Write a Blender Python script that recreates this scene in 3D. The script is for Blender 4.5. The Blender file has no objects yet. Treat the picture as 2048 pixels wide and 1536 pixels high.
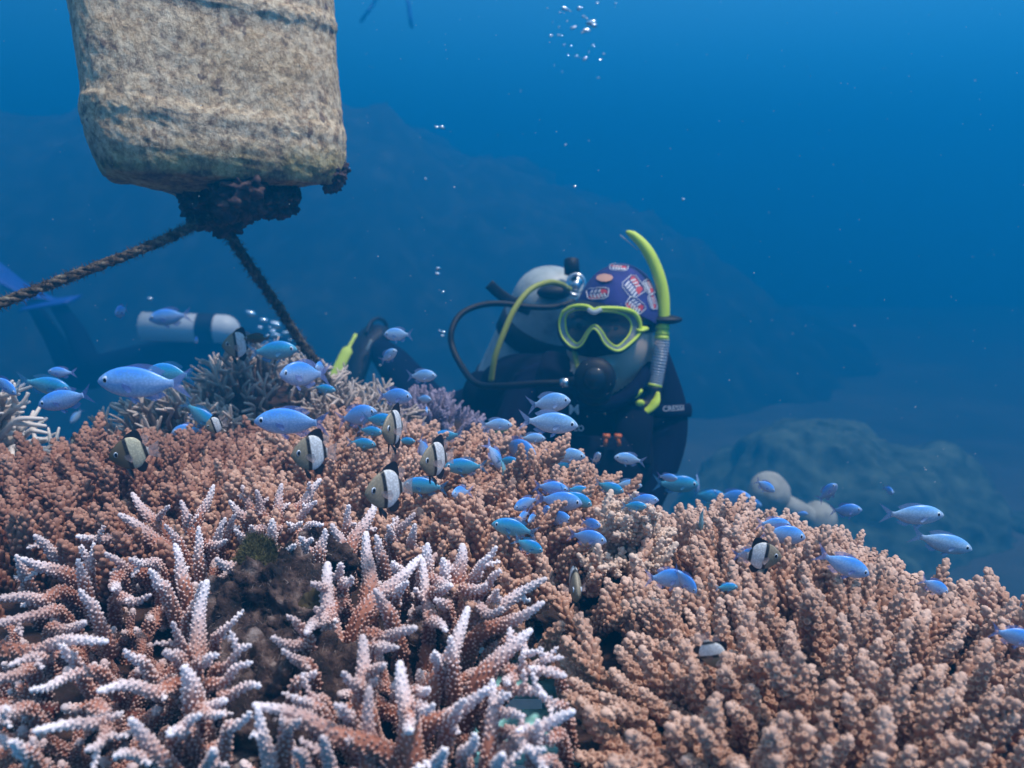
import bpy, math, random
import numpy as np
from mathutils import Vector, Matrix, Euler, noise as mnoise

# ------------------------------------------------------------------ scene, camera, light
S = bpy.context.scene
COL = S.collection
PITCH = math.radians(12.0)
FPX = 1774.0                       # focal length in photo pixels (2048 wide)
CAM = np.array((0.0, 0.0, 1.2))
FW = np.array((0.0, math.cos(PITCH), -math.sin(PITCH)))
UP = np.array((0.0, math.sin(PITCH), math.cos(PITCH)))
RT = np.array((1.0, 0.0, 0.0))

cam = bpy.data.objects.new("camera", bpy.data.cameras.new("camera"))
COL.objects.link(cam)
cam.location = CAM
cam.rotation_euler = (math.radians(90) - PITCH, 0, 0)
cam.data.sensor_width = 36.0
cam.data.lens = FPX / 2048 * 36.0
cam.data.clip_start = 0.01
cam.data.clip_end = 200
cam.data.dof.use_dof = True
cam.data.dof.focus_distance = 0.72
cam.data.dof.aperture_fstop = 9.0
S.camera = cam

S.render.engine = 'CYCLES'
S.cycles.use_denoising = True
S.cycles.max_bounces = 7
S.cycles.diffuse_bounces = 3
S.cycles.glossy_bounces = 3
S.cycles.transmission_bounces = 5
S.cycles.transparent_max_bounces = 10
S.cycles.volume_bounces = 1
S.cycles.use_adaptive_sampling = True
S.cycles.adaptive_threshold = 0.015
S.cycles.sample_clamp_indirect = 4.0
S.view_settings.view_transform = 'Standard'
S.view_settings.look = 'None'
S.view_settings.exposure = 0.18
S.view_settings.gamma = 1.0

# world: the open sea around the site - deep blue sideways, bright towards the surface
W = bpy.data.worlds.new("World")
S.world = W
W.use_nodes = True
nt = W.node_tree
for n in list(nt.nodes): nt.nodes.remove(n)
def wn(t, **k):
    n = nt.nodes.new(t)
    for a, b in k.items(): setattr(n, a, b)
    return n
wo = wn('ShaderNodeOutputWorld')
bg = wn('ShaderNodeBackground')
tc = wn('ShaderNodeTexCoord')
sx = wn('ShaderNodeSeparateXYZ')
nt.links.new(tc.outputs['Generated'], sx.inputs[0])
mr = wn('ShaderNodeMapRange'); mr.inputs['From Min'].default_value = -1; mr.inputs['From Max'].default_value = 1
nt.links.new(sx.outputs['Z'], mr.inputs['Value'])
cr = wn('ShaderNodeValToRGB')
e = cr.color_ramp
e.elements[0].position = 0.0; e.elements[0].color = (0.004, 0.03, 0.07, 1)
e.elements[1].position = 1.0; e.elements[1].color = (0.95, 1.0, 1.0, 1)
for p, c in ((0.42, (0.003, 0.075, 0.17, 1)), (0.50, (0.003, 0.115, 0.30, 1)), (0.57, (0.024, 0.26, 0.56, 1)),
             (0.64, (0.08, 0.36, 0.68, 1)), (0.79, (0.06, 0.36, 0.64, 1)), (0.87, (0.80, 0.86, 0.88, 1))):
    q = e.elements.new(p); q.color = c
nt.links.new(mr.outputs[0], cr.inputs[0])
# a little brighter over the open water to the right
mr2 = wn('ShaderNodeMapRange'); mr2.inputs['From Min'].default_value = -0.6; mr2.inputs['From Max'].default_value = 0.5
mr2.inputs['To Min'].default_value = 0.6; mr2.inputs['To Max'].default_value = 1.15
nt.links.new(sx.outputs['X'], mr2.inputs['Value'])
sky = wn('ShaderNodeTexSky', sky_type='NISHITA', sun_disc=False)
SUN_EL, SUN_AZ = math.radians(69), math.radians(106)      # azimuth clockwise from +Y
sky.sun_elevation = SUN_EL; sky.sun_rotation = SUN_AZ
mul = wn('ShaderNodeVectorMath', operation='SCALE')
nt.links.new(cr.outputs[0], mul.inputs[0]); nt.links.new(mr2.outputs[0], mul.inputs['Scale'])
skm = wn('ShaderNodeVectorMath', operation='MULTIPLY')   # sky light that comes down through the surface
nt.links.new(sky.outputs[0], skm.inputs[0]); nt.links.new(cr.outputs[0], skm.inputs[1])
sks = wn('ShaderNodeVectorMath', operation='SCALE'); sks.inputs['Scale'].default_value = 0.04
nt.links.new(skm.outputs[0], sks.inputs[0])
add = wn('ShaderNodeVectorMath', operation='ADD')
nt.links.new(mul.outputs[0], add.inputs[0]); nt.links.new(sks.outputs[0], add.inputs[1])
nt.links.new(add.outputs[0], bg.inputs[0])
bg.inputs[1].default_value = 1.15
nt.links.new(bg.outputs[0], wo.inputs[0])

sun = bpy.data.objects.new("sun", bpy.data.lights.new("sun", 'SUN'))
COL.objects.link(sun)
sun.data.energy = 5.0
sun.data.angle = math.radians(7)
sun.data.color = (1.0, 0.90, 0.84)
sd = Vector((math.sin(SUN_AZ)*math.cos(SUN_EL), math.cos(SUN_AZ)*math.cos(SUN_EL), math.sin(SUN_EL)))
sun.rotation_euler = sd.to_track_quat('Z', 'Y').to_euler()
sun.location = (0, 0, 6)

# ------------------------------------------------------------------ helpers
def P(px, py, d):
    """point in the world that lies d metres in front of the camera at photo pixel (px, py)"""
    return CAM + FW*d + RT*((px-1024)/FPX*d) - UP*((py-768)/FPX*d)
def proj(p):
    q = np.asarray(p, float) - CAM
    d = q @ FW
    return 1024 + (q @ RT)/d*FPX, 768 - (q @ UP)/d*FPX, d
def dep(py, h):
    """depth at which the view ray of row py reaches the level h metres under the camera"""
    t = FW - UP*((py-768)/FPX)
    return h / max(1e-3, -t[2])
def V3(a): return Vector((float(a[0]), float(a[1]), float(a[2])))

def tag(o, label=None, cat=None, group=None, kind=None):
    if label: o['label'] = label
    if cat: o['category'] = cat
    if group: o['group'] = group
    if kind: o['kind'] = kind
    return o
def empty(name, loc=(0, 0, 0), rot=None):
    o = bpy.data.objects.new(name, None); COL.objects.link(o)
    o.empty_display_size = 0.05
    o.location = V3(loc)
    if rot is not None: o.rotation_euler = rot
    return o
def mesh_tris(name, V, T, attrs=None, smooth=True):
    V = np.asarray(V, np.float32); T = np.asarray(T, np.int32)
    me = bpy.data.meshes.new(name)
    me.vertices.add(len(V)); me.vertices.foreach_set('co', V.ravel())
    me.loops.add(T.size); me.loops.foreach_set('vertex_index', T.ravel())
    me.polygons.add(len(T))
    me.polygons.foreach_set('loop_start', np.arange(0, T.size, 3, dtype=np.int32))
    me.polygons.foreach_set('use_smooth', np.full(len(T), smooth))
    me.update(calc_edges=True)
    for k, a in (attrs or {}).items():
        at = me.attributes.new(k, 'FLOAT', 'POINT'); at.data.foreach_set('value', np.asarray(a, np.float32))
    return me
def obj(name, me, mat=None, parent=None, loc=None):
    o = bpy.data.objects.new(name, me); COL.objects.link(o)
    if mat is not None:
        if isinstance(mat, (list, tuple)):
            for m in mat: me.materials.append(m)
        elif len(me.materials) == 0: me.materials.append(mat)
    if parent is not None: o.parent = parent
    if loc is not None: o.location = V3(loc)
    return o

class Geo:
    """collects triangles with attributes"""
    def __init__(s): s.V=[]; s.T=[]; s.A={}; s.n=0
    def add(s, V, T, **A):
        V = np.asarray(V, float); T = np.asarray(T, int)
        s.V.append(V); s.T.append(T + s.n)
        for k, a in A.items():
            s.A.setdefault(k, []).append(np.broadcast_to(np.asarray(a, float), (len(V),)))
        s.n += len(V)
    def arrays(s):
        return np.vstack(s.V), np.vstack(s.T), {k: np.concatenate(a) for k, a in s.A.items()}
    def build(s, name, mat=None, parent=None, loc=None, smooth=True):
        V, T, A = s.arrays()
        if loc is not None: V = V - np.asarray(loc)
        o = obj(name, mesh_tris(name, V, T, A, smooth), mat, parent, loc)
        return o

def frame_of(d):
    d = np.asarray(d, float); d = d/np.linalg.norm(d)
    a = np.array((0, 0, 1.0)) if abs(d[2]) < 0.9 else np.array((1.0, 0, 0))
    u = np.cross(a, d); u /= np.linalg.norm(u)
    v = np.cross(d, u)
    return u, v, d
def loft_idx(nr, ns, closed=True):
    T = []
    m = ns if closed else ns-1
    for i in range(nr-1):
        a = i*ns; b = a+ns
        for j in range(m):
            k = (j+1) % ns
            T += [(a+j, a+k, b+k), (a+j, b+k, b+j)]
    return T
def tube(pts, rad, ns=10, cap=True, squash=None, upv=None):
    """tube round a polyline; rad a number or list; returns V,T"""
    pts = np.asarray(pts, float); n = len(pts)
    rad = np.broadcast_to(np.asarray(rad, float), (n,))
    tan = np.gradient(pts, axis=0); tan /= np.linalg.norm(tan, axis=1)[:, None] + 1e-12
    u, v, _ = frame_of(tan[0])
    if upv is not None:
        v = np.asarray(upv, float); u = np.cross(v, tan[0]); u /= np.linalg.norm(u)
    V = []
    an = np.arange(ns)/ns*2*math.pi
    for i in range(n):
        t = tan[i]
        if upv is not None:
            u = np.cross(upv, t); u /= np.linalg.norm(u)+1e-9
        else:
            u = u - t*(u@t); u /= np.linalg.norm(u)
        v = np.cross(t, u)
        sq = 1.0 if squash is None else squash
        V.append(pts[i] + rad[i]*(np.cos(an)[:, None]*u + sq*np.sin(an)[:, None]*v))
    V = np.vstack(V); T = loft_idx(n, ns)
    if cap:
        c0 = len(V); V = np.vstack([V, pts[0], pts[-1]])
        for j in range(ns):
            k = (j+1) % ns
            T.append((c0, k, j)); T.append((c0+1, (n-1)*ns+j, (n-1)*ns+k))
    return V, np.array(T)
def spline(pts, n=24):
    """Catmull-Rom through points"""
    p = np.asarray(pts, float)
    p = np.vstack([2*p[0]-p[1], p, 2*p[-1]-p[-2]])
    out = []
    m = len(p)-3
    for s in np.linspace(0, m-1e-6, n):
        i = int(s); t = s-i
        a, b, c, d = p[i:i+4]
        out.append(0.5*((2*b)+(-a+c)*t+(2*a-5*b+4*c-d)*t*t+(-a+3*b-3*c+d)*t**3))
    return np.array(out)
def sphere(c, r, nu=16, nv=10):
    V = [(0, 0, 1.0)]; T = []
    for i in range(1, nv):
        th = math.pi*i/nv
        for j in range(nu):
            ph = 2*math.pi*j/nu
            V.append((math.sin(th)*math.cos(ph), math.sin(th)*math.sin(ph), math.cos(th)))
    V.append((0, 0, -1.0)); b = len(V)-1
    for j in range(nu):
        k = (j+1) % nu
        T.append((0, 1+j, 1+k)); T.append((b, 1+(nv-2)*nu+k, 1+(nv-2)*nu+j))
        for i in range(nv-2):
            a = 1+i*nu; T += [(a+j, a+nu+j, a+nu+k), (a+j, a+nu+k, a+k)]
    return np.array(V)*np.asarray(r) + np.asarray(c), np.array(T)
def fbm(p, sc=1.0, oc=4):
    return mnoise.fractal(Vector((p[0]*sc, p[1]*sc, p[2]*sc)), 1.0, 2.0, oc)
def displace(V, T, amp, sc, oc=4, seed=0.0):
    """push vertices along their normals by noise"""
    V = np.asarray(V, float); T = np.asarray(T)
    fn = np.cross(V[T[:, 1]]-V[T[:, 0]], V[T[:, 2]]-V[T[:, 0]])
    N = np.zeros_like(V)
    for k in range(3): np.add.at(N, T[:, k], fn)
    N /= np.linalg.norm(N, axis=1)[:, None]+1e-12
    h = np.array([fbm(p+seed, sc, oc) for p in V])
    return V + N*(h*amp)[:, None]

# ------------------------------------------------------------------ materials
def mat(name, color=(0.5, 0.5, 0.5), rough=0.6, metal=0.0, spec=0.5, **k):
    m = bpy.data.materials.new(name); m.use_nodes = True
    b = m.node_tree.nodes['Principled BSDF']
    b.inputs['Base Color'].default_value = (*color, 1)
    b.inputs['Roughness'].default_value = rough
    b.inputs['Metallic'].default_value = metal
    b.inputs['Specular IOR Level'].default_value = spec
    for a, v in k.items(): b.inputs[a.replace('_', ' ')].default_value = v
    return m
class N:
    """small node helper"""
    def __init__(s, m): s.t = m.node_tree; s.b = s.t.nodes['Principled BSDF']
    def new(s, t, **k):
        n = s.t.nodes.new(t)
        for a, b in k.items(): setattr(n, a, b)
        return n
    def link(s, a, b): s.t.links.new(a, b)
    def attr(s, name): return s.new('ShaderNodeAttribute', attribute_name=name).outputs['Fac']
    def noise(s, scale, detail=3, rough=0.55, obj=True):
        n = s.new('ShaderNodeTexNoise'); n.inputs['Scale'].default_value = scale
        n.inputs['Detail'].default_value = detail; n.inputs['Roughness'].default_value = rough
        if obj:
            c = s.new('ShaderNodeTexCoord'); s.link(c.outputs['Object'], n.inputs['Vector'])
        return n.outputs['Fac']
    def ramp(s, fac, stops):
        r = s.new('ShaderNodeValToRGB'); e = r.color_ramp
        e.elements[0].position, e.elements[0].color = stops[0][0], (*stops[0][1], 1)
        e.elements[1].position, e.elements[1].color = stops[-1][0], (*stops[-1][1], 1)
        for p, c in stops[1:-1]: e.elements.new(p).color = (*c, 1)
        s.link(fac, r.inputs[0]); return r.outputs[0]
    def mix(s, fac, a, b, mode='MIX'):
        n = s.new('ShaderNodeMix', data_type='RGBA', blend_type=mode)
        for v, i in ((fac, 0), (a, 6), (b, 7)):
            if isinstance(v, (int, float)): n.inputs[i].default_value = v
            elif isinstance(v, tuple): n.inputs[i].default_value = (*v, 1)
            else: s.link(v, n.inputs[i])
        return n.outputs[2]
    def math(s, op, a, b=0.0, clamp=False):
        n = s.new('ShaderNodeMath', operation=op, use_clamp=clamp)
        for v, i in ((a, 0), (b, 1)):
            if isinstance(v, (int, float)): n.inputs[i].default_value = v
            else: s.link(v, n.inputs[i])
        return n.outputs[0]
    def color(s, c): s.link(c, s.b.inputs['Base Color'])
    def bump(s, h, strength=0.3, dist=0.002):
        n = s.new('ShaderNodeBump'); n.inputs['Strength'].default_value = strength
        n.inputs['Distance'].default_value = dist
        s.link(h, n.inputs['Height']); s.link(n.outputs[0], s.b.inputs['Normal'])
# ------------------------------------------------------------------ corals
GA = math.pi*(3-math.sqrt(5))
def coral_mat(name, base, mid, tip, rim, rimamt=1.0, tipstart=0.55):
    """base..tip: pigment along a branch, its base darkened further as painted shade; rim: pigment of the corallite mouths"""
    m = mat(name, mid, 0.75, spec=0.35)
    n = N(m)
    along = n.attr('along'); cor = n.attr('cor'); rnd = n.attr('rnd')
    nz = n.noise(260, 2)
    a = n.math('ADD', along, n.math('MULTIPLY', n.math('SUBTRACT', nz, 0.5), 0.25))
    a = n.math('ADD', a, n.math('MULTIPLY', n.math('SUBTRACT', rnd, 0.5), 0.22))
    c = n.ramp(a, ((0.0, base), (tipstart*0.75, mid), (tipstart+0.12, tuple(0.5*x+0.5*y for x, y in zip(mid, tip))), (0.98, tip)))  # own pigment, with depth shade painted into the dark base end
    c = n.mix(n.math('MULTIPLY', cor, rimamt, True), c, rim)
    mouth = n.attr('mouth')
    c = n.mix(n.ramp(n.noise(16, 3), ((.40, (.45, .45, .45)), (.56, (0, 0, 0)))), c, tuple(x*.6 for x in mid))
    c = n.mix(n.math('MULTIPLY', mouth, 0.75), c, tuple(x*0.62 for x in mid))
    n.color(c)
    n.bump(n.noise(900, 3), 0.35, 0.0006)
    return m

def add_corallites(g, axis, tans, rads, length, rnd, spacing, cr, cl, ang, cs, along0, along1, cup, rg, tf=0.5):
    """radial corallites in a spiral round a branch axis (polyline)"""
    n = len(axis)
    seg = np.linalg.norm(np.diff(axis, axis=0), axis=1); s = np.concatenate([[0], np.cumsum(seg)])
    pos = 0.0; k = 0
    Vs = []; Ts = []
    tmpl_n = None
    while pos < length*0.985:
        r = np.interp(pos, s, rads)
        per = max(3.0, 2*math.pi*(r+cl*.25)/spacing)
        pos += spacing*0.9/per
        if pos >= length*0.985: break
        f = pos/length
        c = np.array([np.interp(pos, s, axis[:, i]) for i in range(3)])
        t = np.array([np.interp(pos, s, tans[:, i]) for i in range(3)]); t /= np.linalg.norm(t)
        u, v, _ = frame_of(t)
        a = k*GA + rg.uniform(-.25, .25); k += 1
        rad = math.cos(a)*u + math.sin(a)*v
        aa = math.radians(ang + rg.uniform(-10, 10)) + 0.5*max(0, f-0.75)
        d = rad*math.cos(aa) + t*math.sin(aa)
        L = cl*rg.uniform(0.7, 1.2)*(1.0 - tf*max(0, (f-0.35)/0.65))
        R = cr*rg.uniform(0.85, 1.12)*(1.0-0.25*max(0, (f-0.7)/0.3))
        p0 = c + rad*r*0.7
        cu, cv, _ = frame_of(d)
        an = np.arange(cs)/cs*2*math.pi
        ring = np.cos(an)[:, None]*cu + np.sin(an)[:, None]*cv
        L0 = L + r*0.3
        if cup:
            prof = ((0.0, 1.15), (0.55, 0.98), (0.88, 1.02), (1.0, 0.78), (0.97, 0.42))
            co = (0.0, 0.15, 0.75, 1.0, 0.2); mo = (0, 0, 0, 0, 1.0)
            cz = L0*0.80
        else:
            prof = ((0.0, 1.2), (0.62, 0.95), (0.9, 0.72))
            co = (0.0, 0.35, 0.9); mo = (0, 0, 0)
            cz = L0*1.0
        V = np.vstack([p0 + d*(L0*h) + ring*(R*w) for h, w in prof] + [(p0 + d*cz)[None]])
        nr = len(prof)
        T = loft_idx(nr, cs)
        ci = nr*cs
        for j in range(cs): T.append(((nr-1)*cs+j, (nr-1)*cs+(j+1) % cs, ci))
        cor = np.concatenate([np.full(cs, x) for x in co] + [[0.0 if cup else 1.0]])*rg.uniform(.35, 1.0)
        mou = np.concatenate([np.full(cs, x) for x in mo] + [[1.0 if cup else 0.0]])
        g.add(V, T, along=along0 + (along1-along0)*f, cor=cor, mouth=mou, rnd=rnd)

def add_branch(g, pts, r0, r1, spacing, cr, cl, ang=35, sides=9, cs=6, cup=False, along0=0.0, along1=1.0, rg=None, corals=True, taper=0.8, tf=0.5):
    pts = np.asarray(pts, float)
    seg = np.linalg.norm(np.diff(pts, axis=0), axis=1); L = seg.sum()
    n = max(5, int(L/(r0*0.9)))
    ax = spline(pts, n)
    t = np.linspace(0, 1, n)
    rad = r0 + (r1-r0)*t**taper
    # rounded tip
    tan = np.gradient(ax, axis=0); tan /= np.linalg.norm(tan, axis=1)[:, None]
    extra = [ax[-1]+tan[-1]*r1*0.5, ax[-1]+tan[-1]*r1*0.9]
    axx = np.vstack([ax, extra]); rr = np.concatenate([rad, [r1*0.86, r1*0.45]])
    V, T = tube(axx, rr, sides)
    al = np.concatenate([np.repeat(along0+(along1-along0)*np.concatenate([t, [1, 1]]), sides), [along0, along1]])
    rnd = rg.random()
    g.add(V, T, along=al, cor=0.0, mouth=0.0, rnd=rnd)
    if corals:
        ss = np.concatenate([[0], np.cumsum(np.linalg.norm(np.diff(ax, axis=0), axis=1))])
        add_corallites(g, ax, tan, rad, ss[-1], rnd, spacing, cr, cl, ang, cs, along0, along1, cup, rg, tf)
    return ax, rad, tan

# --- branchlet variants in local space: root at origin, growing along +Z, unit = metre
def variant_bushy(seed, L, lod):
    """knobbly column with tubular corallites, sometimes with side columns"""
    rg = random.Random(seed)
    g = Geo()
    cs, sides, cup, sp = ((8, 9, True, 0.0050), (6, 7, False, 0.0053), (5, 5, False, 0.0068))[lod]
    b = lambda s: rg.uniform(-s, s)
    pts = [(0, 0, 0), (b(.002), b(.002), L*.35), (b(.004), b(.004), L*.7), (b(.006), b(.006), L)]
    ax, rad, tan = add_branch(g, pts, 0.0050, 0.0021, sp, 0.0018 if lod < 2 else 0.0021, 0.0052, 56, sides, cs, cup, 0, 1, rg, tf=.72)
    for k in range(rg.choice((0, 0, 1, 1, 2))):
        f = rg.uniform(0.3, 0.75); i = int(f*(len(ax)-1))
        a = rg.uniform(0, 2*math.pi); d = np.array((math.cos(a)*.75, math.sin(a)*.75, 1.0)); l = L*rg.uniform(.22, .42)
        p0 = ax[i]; p1 = p0+d*l*0.5; p2 = p0 + d*l*np.array((.75, .75, 1.05))
        add_branch(g, [p0, p1, p2], 0.0038, 0.0022, sp, 0.0018 if lod < 2 else 0.0021, 0.0044, 56, sides, cs, cup, f, 1, rg, tf=.6)
    return g.arrays()
def variant_stag(seed, L, lod, r0=0.0050, r1=0.0030, side=True, spacing=0.0032, cr=0.0011, cl=0.0022):
    rg = random.Random(seed); g = Geo()
    b = lambda s: rg.uniform(-s, s)
    cs = (7, 6, 4)[lod]; sides = (11, 8, 6)[lod]
    pts = [(0, 0, 0), (b(.1)*L, b(.1)*L, L*.4), (b(.13)*L, b(.13)*L, L*.72), (b(.18)*L, b(.18)*L, L)]
    ax, rad, tan = add_branch(g, pts, r0, r1, spacing, cr, cl, 32, sides, cs, False, 0, 1, rg, corals=(lod < 2))
    if side:
        for k in range(rg.choice((1, 2, 3))):
            f = rg.uniform(0.25, 0.75); i = int(f*(len(ax)-1))
            a = rg.uniform(0, 2*math.pi); d = np.array((math.cos(a), math.sin(a), rg.uniform(.5, 1.1))); l = L*rg.uniform(.2, .42)
            p0 = ax[i]; add_branch(g, [p0, p0+d*l*.5, p0+d*l*.9], r0*.8, r1*.9, spacing, cr, cl, 32, sides, cs, False, f, 1, rg, corals=(lod < 2))
    return g.arrays()

VARS = {}
def variants(kind, lod):
    key = (kind, lod)
    if key in VARS: return VARS[key]
    out = []
    nv = 9 if lod < 2 else 7
    for s in range(nv):
        if kind == 'bushy': a = variant_bushy(100*lod+s, 0.052+0.004*(s % 4), lod)
        elif kind == 'stag': a = variant_stag(300+100*lod+s, 0.05+0.006*(s % 4), lod)
        elif kind == 'fine': a = variant_stag(700+s, 0.046+0.006*(s % 3), 2, 0.0036, 0.0015)
        elif kind == 'pale': a = variant_stag(900+s, 0.045+0.006*(s % 3), 1, 0.0046, 0.0030, True, 0.0062, 0.0018, 0.0032)
        out.append((a, {}))
    VARS[key] = out
    return out
def rot_to(d, spin):
    u, v, w = frame_of(d)
    c, s = math.cos(spin), math.sin(spin)
    return np.stack([u*c+v*s, -u*s+v*c, w], axis=1)

def colony(name, label, group, kind, mt, spots, maxparts=100, parts_from=None, base_mesh=None, base_mat=None, lods=(0.60, 0.95)):
    """spots: list of (root xyz, dir, scale, spin, depth). nearest ones become branch parts, the rest one joined mesh"""
    c = np.mean([s[0] for s in spots], axis=0)
    root = empty(name, c); tag(root, label, 'coral', group)
    spots = sorted(spots, key=lambda s: s[4])
    rg = random.Random(len(spots))
    G = Geo()
    for i, (p, d, sc, spin, dd) in enumerate(spots):
        lod = 0 if dd < lods[0] else (1 if dd < lods[1] else 2)
        vs = variants(kind, lod)
        (V, T, A), cache = vs[rg.randrange(len(vs))]
        R = rot_to(d, spin)
        if i < maxparts:
            k = mt.name
            if k not in cache:
                me = mesh_tris('branch', V, T, A); me.materials.append(mt); cache[k] = me
            o = bpy.data.objects.new('branch', cache[k]); COL.objects.link(o)
            o.parent = root
            M = Matrix.Identity(4)
            for a in range(3):
                for b_ in range(3): M[a][b_] = R[a, b_]*sc
                M[a][3] = p[a]-c[a]
            o.matrix_local = M
        else:
            A2 = dict(A); 
            G.add((V*sc) @ R.T + p, T, **A2)
    if G.n:
        o = G.build('inner_branches', mt, root)
        o.location = V3(-c); o['kind'] = 'stuff'
        o.matrix_parent_inverse = Matrix.Identity(4)
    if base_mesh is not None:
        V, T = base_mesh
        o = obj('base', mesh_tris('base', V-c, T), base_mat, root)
    return root

class Dome:
    def __init__(s, x, y, rx, ry, zt, h, rot=0.0, pw=2.4, lean=(0, 0), splay=1.0, nz=0.018, seed=1, lim=1.0):
        s.__dict__.update(locals()); s.c, s.sn = math.cos(math.radians(rot)), math.sin(math.radians(rot))
    def loc(s, X, Y):
        dx, dy = X-s.x, Y-s.y
        return (dx*s.c+dy*s.sn)/s.rx, (-dx*s.sn+dy*s.c)/s.ry
    def z(s, X, Y):
        a, b = s.loc(X, Y); r = math.hypot(a, b)
        if r > s.lim: return None
        return s.zt - s.h*r**s.pw + s.nz*2*(mnoise.noise(Vector((X*9+s.seed*7, Y*9, s.seed))))
    def dir(s, X, Y, rg, jit=0.08):
        a, b = s.loc(X, Y); r = math.hypot(a, b)
        rx = (X-s.x); ry = (Y-s.y); l = math.hypot(rx, ry)+1e-6
        k = s.splay*min(1.0, r)**1.2*1.25
        d = np.array((rx/l*k + s.lean[0] + rg.gauss(0, jit), ry/l*k + s.lean[1] + rg.gauss(0, jit), 1.0))
        return d/np.linalg.norm(d)
    def spots(s, sp, L, rg, scale=(0.85, 1.15), keep=None):
        out = []
        R = max(s.rx, s.ry)*s.lim
        nx = int(2*R/sp)+2
        for i in range(nx):
            for j in range(int(2*R/(sp*.866))+2):
                X = s.x - R + (i + .5*(j % 2))*sp + rg.gauss(0, sp*.2)
                Y = s.y - R + j*sp*.866 + rg.gauss(0, sp*.2)
                z = s.z(X, Y)
                if z is None: continue
                tip = np.array((X, Y, CAM[2] + z + rg.gauss(0, .004)))
                d = s.dir(X, Y, rg); sc = rg.uniform(*scale)
                px, py, dd = proj(tip)
                if px < -140 or px > 2190 or py > 1700 or dd < 0.2: continue
                if keep and not keep(px, py, dd, X, Y): continue
                out.append((tip - d*L*sc, d, sc, rg.uniform(0, 6.28), dd))
        return out
    def base(s, drop, n=100):
        V = []; T = []
        for i in range(n+1):
            r = i/n*s.lim
            for j in range(n):
                a = 2*math.pi*j/n
                lx, ly = r*math.cos(a)*s.rx, r*math.sin(a)*s.ry
                X = s.x + lx*s.c - ly*s.sn; Y = s.y + lx*s.sn + ly*s.c
                z = s.zt - s.h*r**s.pw - drop - 0.05*(r/s.lim)**3 + 0.012*mnoise.noise(Vector((X*22, Y*22, s.seed)))
                V.append((X, Y, CAM[2]+z))
        T = loft_idx(n+1, n)
        k = len(V); m = len(V)-n
        for j in range(n): V.append((V[m+j][0]*1.0, V[m+j][1], CAM[2]-0.46))
        for j in range(n):
            q = (j+1) % n; T += [(m+j, m+q, k+q), (m+j, k+q, k+j)]
        V = np.array(V); T = [t for t in T if not inpoly(*proj(V[list(t)].mean(axis=0))[:2], BARE)]
        return V, np.array(T)
# ------------------------------------------------------------------ the water
def haze_box():
    x0, x1, y0, y1, z0, z1 = -13, 13, -2.2, 21, -3.2, 2.7
    V = [(x, y, z) for x in (x0, x1) for y in (y0, y1) for z in (z0, z1)]
    F = [(0, 1, 3, 2), (4, 6, 7, 5), (0, 4, 5, 1), (2, 3, 7, 6), (0, 2, 6, 4), (1, 5, 7, 3)]
    me = bpy.data.meshes.new('haze'); me.from_pydata(V, [], F)
    m = bpy.data.materials.new('sea_water'); m.use_nodes = True
    t = m.node_tree
    for n in list(t.nodes): t.nodes.remove(n)
    o = t.nodes.new('ShaderNodeOutputMaterial'); v = t.nodes.new('ShaderNodeVolumePrincipled')
    v.inputs['Color'].default_value = WATER
    v.inputs['Density'].default_value = WDENS
    v.inputs['Anisotropy'].default_value = 0.5
    t.links.new(v.outputs[0], o.inputs['Volume'])
    ob = obj('haze', me, m); ob['kind'] = 'stuff'
WATER = (0.005, 0.305, 0.63, 1)
WDENS = 0.205
haze_box()

# ------------------------------------------------------------------ sea bed and reef behind
def seabed():
    n = 90; V = []; T = []
    xs = np.linspace(-12.5, 12.5, n); ys = np.linspace(-1.8, 20.5, n)
    for y in ys:
        for x in xs:
            z = -1.35 + 0.12*mnoise.fractal(Vector((x*.5, y*.5, 3)), 1, 2, 4) + 0.03*mnoise.fractal(Vector((x*3, y*3, 1)), 1, 2, 3)
            V.append((x, y, z))
    for i in range(n-1):
        for j in range(n-1):
            a = i*n+j; T += [(a, a+1, a+n+1), (a, a+n+1, a+n)]
    m = mat('sand', (0.42, 0.40, 0.33), 0.95)
    q = N(m); q.color(q.ramp(q.noise(1.2, 4), ((0.3, (0.07, 0.08, 0.06)), (0.5, (0.11, 0.11, 0.085)), (0.7, (0.17, 0.165, 0.13)))))
    q.bump(q.noise(30, 5), 0.8, 0.02)
    o = obj('seabed', mesh_tris('seabed', V, T), m); o['kind'] = 'structure'
seabed()
def reef_hill():
    """the dark reef slope that rises behind, high on the left and falling to the right"""
    n = 120; V = []; T = []
    xs = np.linspace(-12, 6.5, n); ys = np.linspace(7.2, 18.5, 70)
    m_ = len(ys)
    for y in ys:
        for x in xs:
            ridge = 2.3 - 0.36*(x+2.2) if x > -2.2 else 2.3 + 0.03*(x+2.2)
            top = max(-0.2, min(2.3, ridge))
            f = min(1, max(0, (y-7.2-0.45*max(0, x+1.5))/4.5)); f = f*f*(3-2*f)
            ex = min(1, max(0, (6.5-x)/3.5))
            z = -1.5 + (top+1.5)*f*ex - .3*(1-f) + (0.35*mnoise.fractal(Vector((x*.9, y*.9, 8)), 1, 2, 5))*(0.3+0.7*f)*(0.3+0.7*ex) 
            V.append((x, y, min(z, 2.5)))
    for i in range(m_-1):
        for j in range(n-1):
            a = i*n+j; T += [(a, a+1, a+n+1), (a, a+n+1, a+n)]
    V = displace(V, T, 0.22, 1.4, 5)
    m = mat('reef_rock', (0.08, 0.08, 0.06), 0.95)
    q = N(m); q.color(q.ramp(q.noise(3.5, 6), ((0.3, (0.008, 0.012, 0.012)), (0.5, (0.022, 0.028, 0.024)), (0.75, (0.07, 0.075, 0.055)))))
    o = obj('reef_hill', mesh_tris('reef_hill', V, T), m); o['kind'] = 'structure'
reef_hill()

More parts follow.
